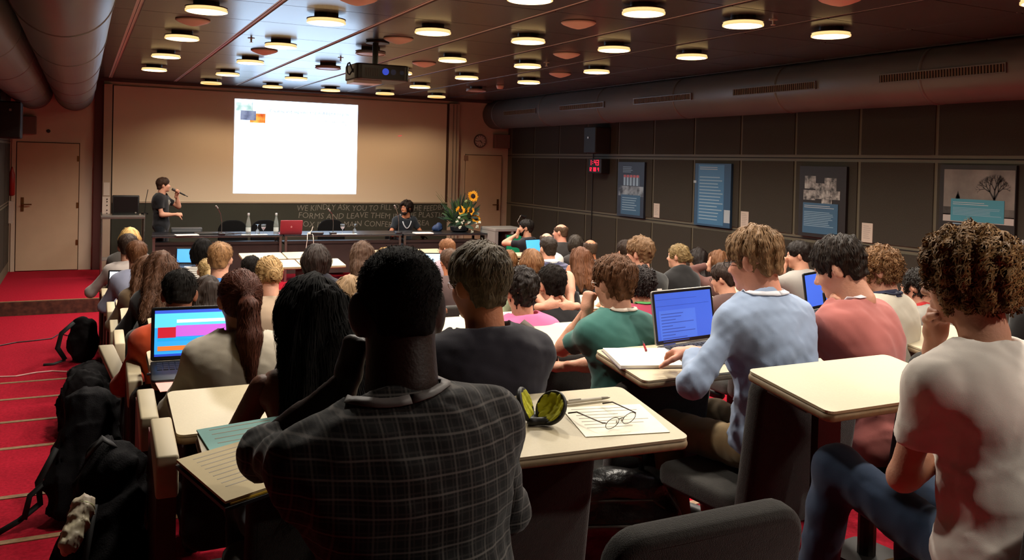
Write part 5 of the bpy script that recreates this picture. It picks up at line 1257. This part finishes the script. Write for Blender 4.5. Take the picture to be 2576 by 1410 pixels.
MB().tube([(.03, 0, .01), (.03, -.13, .0), (.03, -.17, -.06), (.05, -.18, -.3), (.06, -.18, -.6)], .005, 6).build('cable', mat('white_plastic', 'D8CCBE', .5), r)
r = ttable('eyeglass_pouch', 812, 598, 'black pouch on the podium table beside the adapter', 'pouch'); bevel(MB().box(-.10, .10, -.05, .05, 0, .04).build('pouch', M_tb, r), .02, 3)
# gear at the left table end
r = ttable('mixer_unit', 470, 588, 'grey flat audio unit on the left table end', 'equipment', dy=.2); bevel(MB().box(-.22, .22, -.12, .12, 0, .07).build('case', mat('unit_grey', '3A3A3C', .5), r), .006, 2)
MB().box(-.2, .2, -.121, -.12, .02, .05).build('front_panel', mat('unit_face', '5A5A5C', .4), r)
r = ttable('closed_laptop', 520, 592, 'closed dark laptop right of the audio unit', 'laptop', dy=.2); bevel(MB().box(-.17, .17, -.11, .11, 0, .025).build('case', mat('unit_dark', '1E1E20', .4), r), .006, 2)
MB().box(-.17, .17, -.111, -.11, .008, .014).build('seam', M_chr, r)
r = ttable('cable_bundle', 590, 603, 'tangle of black cables on the podium table', 'cables')
for k in range(4): MB().tube([(.10*math.sin(t*1.3+k)+.1*k-.15, .05*math.cos(t*1.7+k*2), .012+.004*k) for t in np.linspace(0, 5, 16)], .006, 5).build('cable', M_tb, r)
# chairs behind the podium table
for px, lb in ((590, 'black chair behind the podium table near the left bottle'), (672, 'black chair behind the podium table between the bottles'), (840, 'black chair behind the podium table by the middle microphone')):
    p = ony(px, 600, 14.25); chair(p[0], 14.2, .40, 0.0, lb, math.pi, top=.47, group='podium chairs', um=mat('black_chair_fabric', '0B0A0B', .9, spec=.1))
chair(float(PAN['org'][0]), 14.2, .44, 0.0, 'black chair of the curly haired panelist', math.pi, top=.30, group='podium chairs', um=mat('black_chair_fabric', '0B0A0B', .9, spec=.1))
# av cart with monitor at the left
q = ony(316, 543, 14.3); r = empty('av_cart', (q[0], 14.3, 0)); tag(r, 'tall metal cart with glass shelf left of the speaker', 'cart')
MB().box(-.34, .26, -.22, .22, .95, .975).build('top_shelf', mat('shelf_steel', '8E8C86', .25, metal=.5), r); MB().box(-.34, .26, -.225, -.22, .925, .95).build('shelf_edge', M_chr, r)
for sx in (-.33, .25):
    for sy in (-.2, .2): MB().tube([(sx, sy, .0), (sx, sy, 1.0)], .012, 8).build('leg', M_chr, r)
MB().box(-.32, .24, -.2, .2, .3, .315).build('lower_shelf', mat('shelf_steel', '8E8C86', .25, metal=.5), r)
q0, q1 = ony(283, 492, 14.25), ony(350, 543, 14.25); zs = .976
r = empty('monitor_box', ((q0[0]+q1[0])/2, 14.3, zs)); tag(r, 'black screen box standing on the metal cart', 'monitor'); w_ = (q1[0]-q0[0])/2
bevel(MB().box(-w_, w_, -.06, .06, .0, q0[2]-zs).build('case', M_blk, r), .008, 2); MB().box(-w_+.02, w_-.02, -.062, -.06, .03, q0[2]-zs-.02).build('panel', mat('dark_panel', '0C0B0C', .3), r)
MB().lathe([(.012, 0), (.012, .008)], c=(w_-.05, -.062, .03), n=10, M=Ry).build('badge', mat('badge_silver', 'B0A8A0', .3, metal=.7), r)
q = ony(357, 540, 14.3); r = empty('antenna', (q[0]+.04, 14.32, .976)); tag(r, 'thin antenna on a small base beside the black screen box', 'antenna')
MB().lathe([(.05, 0), (.05, .02), (.015, .03)], n=14).build('base', M_blk, r); MB().tube([(0, 0, .02), (.01, 0, .2), (.04, 0, .38)], .005, 6).build('rod', M_blk, r)
# hand microphone of the speaker
el, wr, hd, hn, pose = SPK['A'][-1]; R3 = SPK['Rz']; H_ = SPK['H']
wpt = lambda p: Vector(SPK['org']+R3@np.array(p))
tip = wpt(H_(-.005, .135, -.075)); gr = wpt(H_(-.03, .235, -.135)); dirm = (gr-tip).normalized()
r = empty('hand_microphone', tuple(tip)); tag(r, 'black hand microphone held to the speaker\'s mouth', 'microphone')
pts = lambda a: Vector(dirm)*a
MB().tube([pts(0), pts(.015), pts(.05), pts(.06)], .021, 12).build('grille', mat('mic_grille', '3A3632', .5), r, smooth=True)
MB().tube([pts(.055), pts(.10), pts(.22)], .015, 10, True, .011).build('body', M_blk, r); MB().tube([pts(.22), pts(.27)], .006, 8).build('antenna', M_blk, r)
# ---- flower arrangement
q = tloc(1180, 590); r = empty('flower_arrangement', (0, 0, 0)); r.matrix_world = Tm @ Matrix.Translation((min(q.x, 5.0), .36, TZ+.001)); tag(r, 'flower arrangement with four sunflowers and white blooms on the table end', 'flowers')
FW = r.matrix_world.copy(); FI = FW.inverted()
bevel(MB().lathe([(.10, 0), (.15, .02), (.16, .09), (.14, .10)], n=20).build('bowl', M_tb, r), .005)
M_leaf = [mat('leaf_a', '24402A', .6, noise=(20, .4)), mat('leaf_b', '3A5A2E', .6, noise=(20, .4)), mat('leaf_c', '182A1E', .6)]
def fl(px, py, off=-.08): # point on the picture plane of the bouquet
    o = FI @ Vector(CAM); d = FI.to_3x3() @ Vector(ray(px, py)); t = (off-o.y)/d.y; return o+d*t
def leaf(a, b, w_, m_, par, up_=Vector((0, -1, .3))):
    a, b = Vector(a), Vector(b); d = (b-a); n = d.cross(up_).normalized(); mid = a+d*.55+Vector((0, -.02, .03))
    vs = []; N = 6
    for i in range(N+1):
        t = i/N; c = a*(1-t)**2+mid*2*t*(1-t)+b*t*t; ww = w_*math.sin(math.pi*min(1, .08+t*.92))**.8
        vs += [c-n*ww, c+up_.normalized()*ww*-.15, c+n*ww]
    mb = MB(); mb.add(vs, [f_ for i in range(N) for f_ in ((i*3, i*3+1, i*3+4, i*3+3), (i*3+1, i*3+2, i*3+5, i*3+4))])
    return mb.build('leaf', m_, par, smooth=True)
rl = random.Random(4)
for k in range(120):
    a0 = Vector((rl.uniform(-.07, .07), rl.uniform(-.05, .05), .10)); th = rl.uniform(-1.25, 1.25); L = rl.uniform(.25, .62)*(1.05-.25*abs(th)/1.2)
    tip = a0+Vector((math.sin(th)*L*.8, rl.uniform(-.16, .12), math.cos(th)*L*.95))
    leaf(a0+(tip-a0)*rl.uniform(.25, .5), tip, rl.uniform(.008, .02), M_leaf[k % 3], r)
for k in range(40):
    a0 = Vector((rl.uniform(-.18, .18), rl.uniform(-.15, .0), rl.uniform(.10, .30))); th = rl.uniform(-2.2, 2.2)
    leaf(a0, a0+Vector((math.sin(th)*.16, -.06, math.cos(th)*.12)), rl.uniform(.016, .03), M_leaf[k % 3], r)
for k in range(16):
    th = rl.uniform(-1.0, 1.0); L = rl.uniform(.5, .72); MB().tube([(0, 0, .1), (math.sin(th)*L*.4, .02, .1+L*.45), (math.sin(th)*L*.85, .02, .08+L*.92)], .004, 5, True, .0015).build('stem', M_leaf[1], r)
M_pet = mat('sunflower_petal', 'F0A818', .6, noise=(30, .2)); M_cen = mat('sunflower_centre', '2A140C', .9, noise=(80, .4))
for px, py, rad in ((1190, 494, .10), (1158.5, 530, .088), (1184, 531.5, .08), (1197, 550.5, .085)):
    c = fl(px, py, -.12); g = empty('sunflower', tuple(c)); g.parent = r; g.rotation_euler = (math.radians(-12), 0, 0)
    for i in range(18):
        a = 2*math.pi*i/18+rl.uniform(-.06, .06); rr = rad*rl.uniform(.85, 1.08); d = Vector((math.cos(a), 0, math.sin(a))); n = Vector((-math.sin(a), 0, math.cos(a)))
        mb = MB(); mb.add([d*rad*.35-n*.008, d*rad*.35+n*.008, d*rr*.7+n*rad*.19+Vector((0, -.012, 0)), d*rr+Vector((0, -.004, 0)), d*rr*.7-n*rad*.19+Vector((0, -.012, 0))], [(0, 1, 2, 3, 4)]); o = mb.build('petal', M_pet, g)
    MB().ball((0, -.004, 0), (rad*.42, .014, rad*.42), 14, 8).build('flower_centre', M_cen, g, smooth=True)
    MB().tube([Vector((0, .01, 0)), Vector((-c.x*.5, .06, -c.z*.45)), Vector((-c.x*.9, .1, .1-c.z))], .005, 6).build('stem', M_leaf[1], g)
M_wf = mat('white_bloom', 'D8D6C0', .7)
for px, py in ((1155, 547), (1150, 559), (1161, 561), (1157, 573), (1180, 560), (1197, 563), (1200, 571), (1202, 539), (1187, 583), (1206, 560), (1165, 555), (1173, 507)):
    c = fl(px, py, -.14); mb = MB()
    for i in range(11): mb.ball((rl.uniform(-.018, .018), rl.uniform(-.012, .006), rl.uniform(-.018, .018)), rl.uniform(.010, .017), 6, 4)
    mb.build('white_bloom', M_wf if (px, py) != (1173, 507) else mat('green_bloom', '7A8A52', .7), r, tuple(c), smooth=True)
F = Field((-.14, -.10, -.01), (.14, .10, .18), .009); F.ell((0, 0, .05), (.09, .06, .06), None, .03); F.ell((.03, 0, .09), (.05, .045, .05), None, .03); F.folds(.008, 26, 4); F.half((0, 0, .001), (0, 0, -1), .003); v, f = F.surf()
o = link('blue_bag', np_mesh('blue_bag', [(v, f, 0)]), mat('blue_nylon', '20345A', .6), None, (Tm @ Vector((tloc(1110, 585).x, .50, TZ+.001)))[:]); tag(o, 'dark blue bag beside the flower arrangement', 'bag')
# grey equipment rack by the right door, with green screen in front of the technician
q = ony(1290, 575, 12.9); r = empty('equipment_rack', (q[0], 13.0, 0)); tag(r, 'pale grey equipment rack with dark opening by the right door', 'rack')
M_rk = mat('rack_grey', '8A8580', .5)
w0 = ony(1253, 600, 12.6)[0]-q[0]; w1 = ony(1332, 600, 12.6)[0]-q[0]; ht = ony(1290, 577, 12.6)[2]
MB().box(w0, w1, -.28, .3, ht-.05, ht).build('top', M_rk, r, bevel=.01); MB().box(w0, w0+.06, -.28, .3, 0, ht-.05).build('side_panel', M_rk, r); MB().box(w1-.05, w1, -.28, .3, 0, ht-.05).build('side_panel', M_rk, r)
MB().box(w0+.06, w1-.05, .26, .3, 0, ht-.05).build('back_panel', M_blk, r); MB().box(w0+.30, w0+.34, -.28, .2, 0, ht-.05).build('divider', M_rk, r); MB().box(w0+.06, w1-.05, -.25, .28, .04, .07).build('bottom', M_blk, r)
q0 = ony(1275, 592, 12.3); r2 = empty('green_monitor', (ony(1290, 600, 12.3)[0], 12.3, 0)); tag(r2, 'monitor showing a plain green picture in front of the technician', 'monitor')
zt = ony(1290, 590, 12.3)[2]
MB().box(-.12, .16, 0, .03, zt-.30, zt).build('case', M_blk, r2); MB().box(-.11, .15, -.003, 0, zt-.29, zt-.012).build('display', scr('screen_green', '0E6A46', .7), r2); MB().tube([(0, .02, zt-.3), (0, .02, .02)], .02, 8).build('stand', M_blk, r2); MB().lathe([(.12, 0), (.12, .02)], n=16).build('foot', M_blk, r2)
q = ony(1310, 552, 12.9); r = empty('desk_lamp', (q[0], 12.9, ht+.001)); tag(r, 'small dark bent lamp standing on the equipment rack', 'lamp')
MB().lathe([(.05, 0), (.05, .015)], n=14).build('base', M_blk, r); MB().tube([(0, 0, .01), (-.06, 0, .10), (.0, 0, .2)], .008, 6).build('arm', M_chr, r); MB().tube([(0, 0, .2), (.09, 0, .17)], .02, 8, True, .035).build('shade', M_blk, r)
# ------------------------------------------------------------------ laptops in the audience
M_alu = mat('laptop_aluminium', 'A8A49C', .35, metal=.6); M_lblk = mat('laptop_black', '1A1A1C', .4)
r = empty('laptop'); tag(r, 'open silver laptop with blue document screen in front of the light blue shirt man', 'laptop', 'open laptops')
p = deskpt(1728, 868, 'light blue shirt man'); on_desk(r, 'light blue shirt man', p.x, p.y, math.radians(6))
Ml, lw, lh, lid = laptop(r, .175, .235, 107, M_alu, scr('screen_blue', '3A5CC8', .6))
mb = MB(); mb2 = MB(); rl = random.Random(9)
mb.box(-lw+.03, lw*.35, .02, lh*.62, .0022, .0026, Ml); mb.build('document_page', scr('screen_page', '4468CC', .65), lid)
for k in range(15):
    y = lh*.60-.012-k*.0125; mb2.box(-lw+.04, -lw+.04+rl.uniform(.06, .20), y, y+.003, .0026, .003, Ml)
mb2.box(-lw+.02, lw-.03, lh*.70, lh*.705, .0022, .003, Ml); mb2.box(-lw+.02, lw-.1, lh*.82, lh*.825, .0022, .003, Ml); mb2.build('document_lines', scr('screen_ink', '3046A0', .45), lid)
r = empty('laptop'); tag(r, 'open black laptop with coloured bars on screen in front of the ponytail woman', 'laptop', 'open laptops')
p = deskpt(487, 915, 'ponytail woman'); on_desk(r, 'ponytail woman', p.x, p.y+.02, math.radians(-3))
Ml, lw, lh, lid = laptop(r, .17, .235, 103, M_lblk, scr('screen_sky', '2F9AE8', 1.0))
def band(u0, u1, v0, v1, c, es, nm='screen_band', d=.0004): MB().box(-lw+.014+u0*(2*lw-.028), -lw+.014+u1*(2*lw-.028), .018+v0*(lh-.032), .018+v1*(lh-.032), .0022, .0022+d+.0004, Ml).build(nm, scr('sc_'+c, c, es), lid)
band(0, 1, .93, 1, '3A5AD0', .8); band(0, 1, .62, .93, '58C8F8', 1.0); band(.28, 1, .72, .79, 'D8F4FF', 1.1, d=.0008); band(.04, .27, .40, .63, 'C02030', .8, d=.0008); band(.27, 1, .42, .66, 'C060D0', .9, d=.0008); band(.04, 1, .34, .39, '1AA0D8', .9); band(.04, .8, .12, .22, 'E07830', .8, d=.0008); band(0, 1, 0, .05, '2848C0', .8)
def lap(px, py, key, lb, w_, screen, ang=105, rz=0.0, m_=M_lblk, dz=0.0, dv=0.0):
    r = empty('laptop'); tag(r, lb, 'laptop', 'open laptops'); p = deskpt(px, py, key); p.y = min(max(p.y+dv, -.30), -.03); on_desk(r, key, p.x, p.y, rz); return laptop(r, w_, w_*1.38, ang, m_, screen, keys=True)
if 'salmon shirt man' in DESKS:
    lap(1968, 775, 'salmon shirt man', 'laptop with blue screen directly in front of the salmon shirt man', .15, scr('screen_blue2', '3470D8', .7), rz=math.radians(10))
if 'cream polo man' in DESKS:
    lap(1992, 752, 'cream polo man', 'laptop with blue screen behind the salmon shirt man\'s laptop', .16, scr('screen_blue', '3A5CC8', .6), rz=math.radians(14))
desk('control', 4.60, 5.58, 10.02, 10.42, .69, -.17, 'higher cream desk with the sky blue laptop behind the bearded technician', tilt=.0)
for key, px, py, lb, c, es, w_ in (('grey blue shirt man', 309, 702, 'laptop with glaring white screen at the left row end', 'E8F0FF', 2.2, .15), ('front blond person', 303, 668, 'laptop with white screen in the front left corner of the audience', 'E8F0FF', 2.0, .14), ('e7', 474, 667, 'laptop with light blue screen beyond the striped top person', '4A9AE8', .9, .15), ('e9', 1083, 680, 'laptop with pale blue screen beside the ginger man', 'B8DCF4', 1.2, .15), ('striped top person', 493, 704, 'dark laptop left of the blond ponytail woman', '0A0A0C', .02, .13), ('control', 1347, 641, 'laptop with sky blue screen behind the bearded technician', '4AA6EC', .75, .15)):
    lap(px, py, key, lb, w_, scr('scr_%s' % c, c, es), rz=math.radians(-8 if px < 1300 else 12))
r = empty('paper_stack'); tag(r, 'stack of cream papers on the higher desk near the technician', 'paper'); on_desk(r, 'control', -.30, -.15, .1); MB().box(-.11, .11, -.08, .08, 0, .03).build('sheets', M_paper, r)
# ------------------------------------------------------------------ paper, pens, spectacles
def paper(key, px, py, w_, d_, lb, col='EDE6D6', rz=0.0, thick=.002, lines=0, name='paper_sheet', cat='paper', z=.001, dx=0, dy=0):
    r = empty(name); tag(r, lb, cat, 'papers on the desks'); p = deskpt(px, py, key); on_desk(r, key, p.x+dx, p.y+dy, rz, z)
    MB().box(-w_, w_, -d_, d_, 0, thick).build('sheet', mat('paper_'+col, col, .8, noise=(30, .04)), r)
    if lines:
        mb = MB(); rr = random.Random(len(lb))
        for k in range(lines): mb.box(-w_*.8, w_*rr.uniform(.2, .85), d_*.8-k*1.5*d_/lines, d_*.8-k*1.5*d_/lines+.0035, thick, thick+.0004)
        mb.build('print', mat('grey_ink', 'A89E8E', .8), r)
    return r
paper('glasses', 1545, 1058, .125, .10, 'white printed sheet under the spectacles', 'F0E8D4', math.radians(-6), .0012, 7)
nb = paper('light blue shirt man', 1618, 905, .135, .10, 'open white notebook left of the silver laptop', 'F2ECE0', math.radians(-12), .012, 0, 'notebook', 'notebook')
MB().box(-.14, .14, -.105, .105, -.0008, 0).build('cover', mat('notebook_cover', '6A5A60', .6), nb)
r = empty('red_pen'); tag(r, 'red ballpoint pen lying on the open notebook', 'pen'); p = deskpt(1620, 882, 'light blue shirt man'); on_desk(r, 'light blue shirt man', p.x, p.y, math.radians(62), .0185)
MB().tube([(-.055, 0, 0), (.02, 0, 0)], .0045, 8).build('barrel', mat('pen_red', '9A1A28', .3), r); MB().tube([(.02, 0, 0), (.055, 0, 0), (.068, 0, 0)], .0045, 8, True, .001).build('tip', mat('pen_dark', '4A4A50', .3, metal=.5), r)
r = empty('white_pen'); tag(r, 'white ballpoint pen lying above the printed sheet', 'pen'); p = deskpt(1482, 1013, 'glasses'); on_desk(r, 'glasses', p.x, p.y, math.radians(3), .008)
MB().tube([(-.075, 0, 0), (.04, 0, 0)], .0055, 8).build('barrel', mat('pen_white', 'C8C0B0', .3), r); MB().tube([(.04, 0, 0), (.065, 0, 0), (.072, 0, 0)], .0055, 8, True, .001).build('tip', mat('pen_grey', '8A8478', .3, metal=.5), r); MB().box(-.07, -.03, -.002, .002, .005, .0075).build('clip', mat('pen_grey', '8A8478', .3, metal=.5), r)
# spectacles lying folded open on the sheet
r = empty('spectacles'); tag(r, 'thin framed spectacles with open temples lying on the printed sheet', 'glasses'); p = deskpt(1560, 1078, 'glasses'); on_desk(r, 'glasses', p.x, p.y, math.radians(18), .004)
M_fr = mat('spectacle_frame', '3A3028', .3, metal=.6)
for sd in (-1, 1):
    c = Vector((sd*.034, 0, .018))
    ring = [c+Vector((.026*math.cos(a), -.004*math.sin(a), .017*math.sin(a))) for a in np.linspace(0, 2*math.pi, 21)]
    MB().tube(ring, .0011, 5, False).build('lens_rim', M_fr, r)
    lm = MB(); lm.add(ring[:-1], [tuple(range(20))]); lm.build('lens', mat('lens_clear', 'F0F4F4', .02, trans=1.0, alpha=.25, spec=.8), r)
    MB().tube([c+Vector((sd*.026, 0, .006)), c+Vector((sd*.034, .006, .006)), c+Vector((sd*.038, .10, .004)), c+Vector((sd*.036, .135, -.012))], .0014, 5, True, .0024).build('temple', M_fr, r)
    MB().ball((sd*.010, .006, .014), (.003, .002, .005), 6, 4).build('nose_pad', mat('nose_pad', 'C8C0B8', .3), r)
MB().tube([(-.010, 0, .024), (0, -.003, .027), (.010, 0, .024)], .0014, 5).build('bridge', M_fr, r)
# open spectacle case
r = empty('spectacle_case'); tag(r, 'open black spectacle case with yellow green lining', 'case'); p = deskpt(1362, 1066, 'glasses'); on_desk(r, 'glasses', p.x, p.y, math.radians(-20), .002)
M_cb = mat('case_black', '14130F', .5); M_cy = mat('case_lining', 'BAB61E', .7, noise=(40, .2))
def frame_of(n):
    n = unit(n); u = unit(np.cross([0, 0, 1], n)); return np.stack([u, np.cross(n, u), n], 1)
for nm, c, n, rr, lin_ in (('case_bowl', (.022, .0, .046), (-.50, -.62, .60), (.046, .050, .026), True), ('case_lid', (-.044, .004, .050), (.86, -.28, .42), (.044, .050, .016), False)):
    Rn = frame_of(n); nn = unit(n); c = np.array(c)
    F = Field(c-.09, c+.09, .0035); F.ell(c-nn*.004, rr, Rn, .01); F.half(c+nn*.006, nn, .003); F.ell(c+nn*.010, (rr[0]-.005, rr[1]-.005, rr[2]*.9), Rn, .004, True); F.half((0, 0, .001), (0, 0, -1), .002)
    v, f = F.surf(); sh_ = link(nm, np_mesh(nm, [(v, f, 0)]), M_cb, r)
    F = Field(c-.09, c+.09, .0035); F.ell(c-nn*.001, (rr[0]-.006, rr[1]-.006, rr[2]*.75), Rn, .006); F.half(c+nn*.003, nn, .003); F.ell(c+nn*.014, (rr[0]-.008, rr[1]-.008, rr[2]*.8), Rn, .004, True); F.noise(.0018, 90, 3); F.half((0, 0, .003), (0, 0, -1), .002)
    v, f = F.surf()
    if len(v): link('lining', np_mesh('lining', [(v, f, 0)]), M_cy, sh_)
F = Field((-.06, -.04, -.01), (.06, .05, .05), .0035); F.cone((-.03, -.02, .010), (-.02, .03, .010), .010, .010, .01); F.cone((-.03, -.02, .010), (.01, -.015, .012), .010, .012, .01); F.half((0, 0, .001), (0, 0, -1), .002); v, f = F.surf(); link('hinge_fold', np_mesh('hinge_fold', [(v, f, 0)]), M_cb, r)
# papers and folder of the plaid shirt man
K = 'plaid shirt man'
paper(K, 655, 1098, .135, .085, 'light blue printed sheet beside the plaid shirt man', '8FBEB8', math.radians(8), .004, 5)
fo = paper(K, 655, 1172, .15, .115, 'cream handwritten sheet on a folder beside the plaid shirt man', 'C2B08A', math.radians(20), .006, 9, z=.006)
MB().box(-.14, .15, -.12, .10, -.004, .0).build('yellow_sheet', mat('paper_yellow', 'C8A028', .7), fo); MB().box(-.155, .15, -.125, .11, -.012, -.004).build('folder', mat('folder_dark', '1A1A1E', .5), fo)
paper('ponytail woman', 412, 960, .035, .12, 'pink leaflet at the left edge of the ponytail woman\'s desk', 'E8A49A', math.radians(6), .002, 0)
r = empty('black_pen'); tag(r, 'black pen on the pink leaflet', 'pen'); p = deskpt(408, 942, 'ponytail woman'); on_desk(r, 'ponytail woman', p.x, p.y, math.radians(10), .008); MB().tube([(-.06, 0, 0), (.06, 0, 0)], .005, 8).build('barrel', M_tb, r); MB().tube([(.06, 0, 0), (.072, 0, 0)], .004, 8, True, .001).build('tip', M_chr, r)
# ------------------------------------------------------------------ bags and cables
def blob(name, lb, cat, loc, prims, col, h=.012, amp=.006, parts=(), cuts=()):
    r = empty(name, loc); tag(r, lb, cat, 'bags in the left aisle' if loc[0] < .4 else None)
    P = np.array([p[0] for p in prims]); Rr = max(max(p[1]) for p in prims)
    F = Field(P.min(0)-Rr-.03, P.max(0)+Rr+.03, h)
    for c, rr in prims: F.ell(c, rr, None, .05)
    F.noise(amp, 22, len(lb)); F.folds(amp*1.6, 20, len(lb)); F.half((0, 0, .002), (0, 0, -1), .004)
    v, f = F.surf(); link('bag_body', np_mesh('bag_body', [(v, f, 0)]), mat('nylon_'+col, col, .8, spec=.12, bump=(200, .3)), r)
    for fn in parts: fn(r)
    return r
M_str = mat('webbing_black', '0E0C0C', .7)
def straps(*lines):
    def f(r):
        for nm, pts, w_ in lines:
            mb = MB(); q = [Vector(p) for p in pts]; n = len(q)
            vs = []
            for i, p in enumerate(q):
                t = (q[min(i+1, n-1)]-q[max(i-1, 0)]).normalized(); sx = t.cross(Vector((0, -.5, 1))).normalized()*w_; vs += [p-sx, p+sx]
            mb.add(vs, [(2*i, 2*i+1, 2*i+3, 2*i+2) for i in range(n-1)]); o = mb.build(nm, M_str, r, smooth=True); so = o.modifiers.new('s', 'SOLIDIFY'); so.thickness = .006; so.offset = 0
    return f
blob('backpack', 'black backpack with a looped strap standing farthest down the left aisle', 'backpack', (.04, 9.55, -.17), [((0, 0, .17), (.14, .11, .19)), ((.0, .02, .33), (.11, .09, .10)), ((.02, -.09, .13), (.11, .06, .12))], '120F10', parts=(straps(('shoulder_strap', [(-.08, -.08, .40), (-.19, -.1, .30), (-.22, -.1, .16), (-.15, -.1, .04)], .025), ('strap_end', [(-.15, -.1, .04), (-.25, -.12, .012), (-.34, -.12, .012)], .015)),))
fz_ = floor_z(6.2)
blob('duffel_bag', 'shapeless black bag heap in the middle of the left aisle bags', 'bag', (.02, 6.25, fz_), [((.02, 0, .15), (.15, .25, .18)), ((.05, .25, .25), (.12, .2, .14)), ((.02, -.1, .30), (.11, .12, .12))], '100D0E', amp=.012)
fz_ = floor_z(4.6)
blob('rucksack', 'large black rucksack with dangling straps leaning on the row ends', 'backpack', (.02, 4.45, fz_), [((.03, 0, .2), (.15, .16, .22)), ((.04, .05, .42), (.12, .13, .14)), ((-.02, -.12, .14), (.12, .09, .13))], '0F0D0F', amp=.008, parts=(straps(('dangling_strap', [(-.10, -.1, .34), (-.17, -.12, .20), (-.16, -.13, .11), (-.24, -.14, .05), (-.32, -.15, .012)], .014), ('strap_loop', [(-.12, -.12, .22), (-.20, -.16, .16), (-.22, -.16, .06)], .012)),))
fz_ = floor_z(2.85)
bb = blob('hiking_backpack', 'big black backpack nearest the camera in the left aisle with a bottle pocket', 'backpack', (.05, 2.85, fz_), [((.02, .02, .22), (.13, .17, .25)), ((.05, .10, .45), (.10, .12, .16)), ((-.05, -.13, .12), (.11, .10, .12))], '0D0B0D', h=.010, amp=.007, parts=(straps(('waist_strap', [(-.12, -.15, .05), (-.24, -.18, .012), (-.36, -.19, .012)], .018), ('carry_handle', [(-.02, .08, .58), (.02, .04, .64), (.06, .08, .60)], .012), ('side_seam', [(.0, -.12, .5), (-.03, -.17, .32), (-.03, -.20, .12)], .008)),))
p = ony(190, 1328, 2.66); r = empty('bottle_in_pocket', (p[0], 2.66, p[2])); tag(r, 'crumpled cream wrapped bottle tucked into the nearest backpack', 'bottle')
r.rotation_euler = (math.radians(-48), math.radians(26), 0)
F = Field((-.06, -.06, -.1), (.06, .06, .12), .004); F.cone((0, 0, -.05), (0, 0, .065), .026, .031, .01); F.folds(.003, 42, 2, (.25, .25, 1)); F.noise(.002, 90, 4); v, f = F.surf(); link('wrapping', np_mesh('wrapping', [(v, f, 0)]), mat('wrap_cream', 'CFC4A4', .5, noise=(16, .4, 'A09080')), r)
MB().tube([(.030*math.cos(a), .030*math.sin(a), .060) for a in np.linspace(0, 2*math.pi, 17)], .004, 6, False).build('rim', mat('rim_green', 'A8A878', .4), r, smooth=True)
# black leather bag under the silver laptop's desk
r = empty('leather_bag', (1.80, 2.72, floor_z(2.74)), math.radians(-20)); r.scale = (1.2, 1.2, 1.15); tag(r, 'shiny black leather briefcase standing on the floor beside the khaki trousers', 'bag')
M_le = mat('black_leather', '100D0C', .32, spec=.6, bump=(60, .35))
F = Field((-.26, -.16, -.02), (.26, .16, .40), .009); F.cone((-.14, 0, .05), (.14, 0, .05), .055, .055, .04); F.cone((-.15, 0, .16), (.15, 0, .16), .085, .085, .05); F.cone((-.12, 0, .26), (.12, 0, .26), .06, .06, .04); F.half((0, 0, .002), (0, 0, -1), .004); F.noise(.003, 24, 8)
v, f = F.surf(); link('bag_body', np_mesh('bag_body', [(v, f, 0)]), M_le, r)
for k, z in enumerate((.17, .24, .30)): MB().tube([(-.19+.03*k, -.085+.02*k, z-.03), (-.12, -.095+.03*k, z), (.12, -.095+.03*k, z), (.19-.03*k, -.085+.02*k, z-.03)], .004, 5).build('seam', mat('zip_grey', '5A5650', .3, metal=.6), r)
MB().tube([(-.10, 0, .31), (-.09, -.02, .37), (0, -.03, .39), (.09, -.02, .37), (.10, 0, .31)], .010, 8).build('handle', M_le, r, smooth=True)
MB().tube([(-.2, 0, .26), (-.26, -.06, .12), (-.28, -.1, .012), (-.12, -.22, .012), (.05, -.24, .012)], .009, 6).build('shoulder_strap', M_le, r, smooth=True)
# cables on the aisle carpet
def cable(lb, pxs, col, rad, z=-.17):
    pts = []
    for x, y in pxs:
        q = onz(x, y, z+.008); pts.append(q)
    o = MB().tube(pts, rad, 6).build('cable', mat('cable_'+col, col, .5)); tag(o, lb, 'cable', 'cables on the aisle carpet')
cable('thin black cable across the red aisle carpet', [(-20, 874), (40, 862), (90, 857), (130, 852), (150, 840), (170, 845), (190, 838)], '140C0C', .006)
cable('white cable across the red aisle carpet', [(-20, 949), (40, 947), (90, 938), (130, 934), (180, 936), (215, 928)], 'D8A8A0', .007)
q = onx(440, 1000, .3); o = MB().tube([(.235, 3.55, 1.0), (.235, 3.40, .93), (.235, 3.30, .80), (.24, 3.25, .60), (.24, 3.25, .33)], .005, 6).build('hanging_cable', mat('cable_140C0C', '140C0C', .5)); tag(o, 'black laptop power cord hanging over the row end', 'cord')
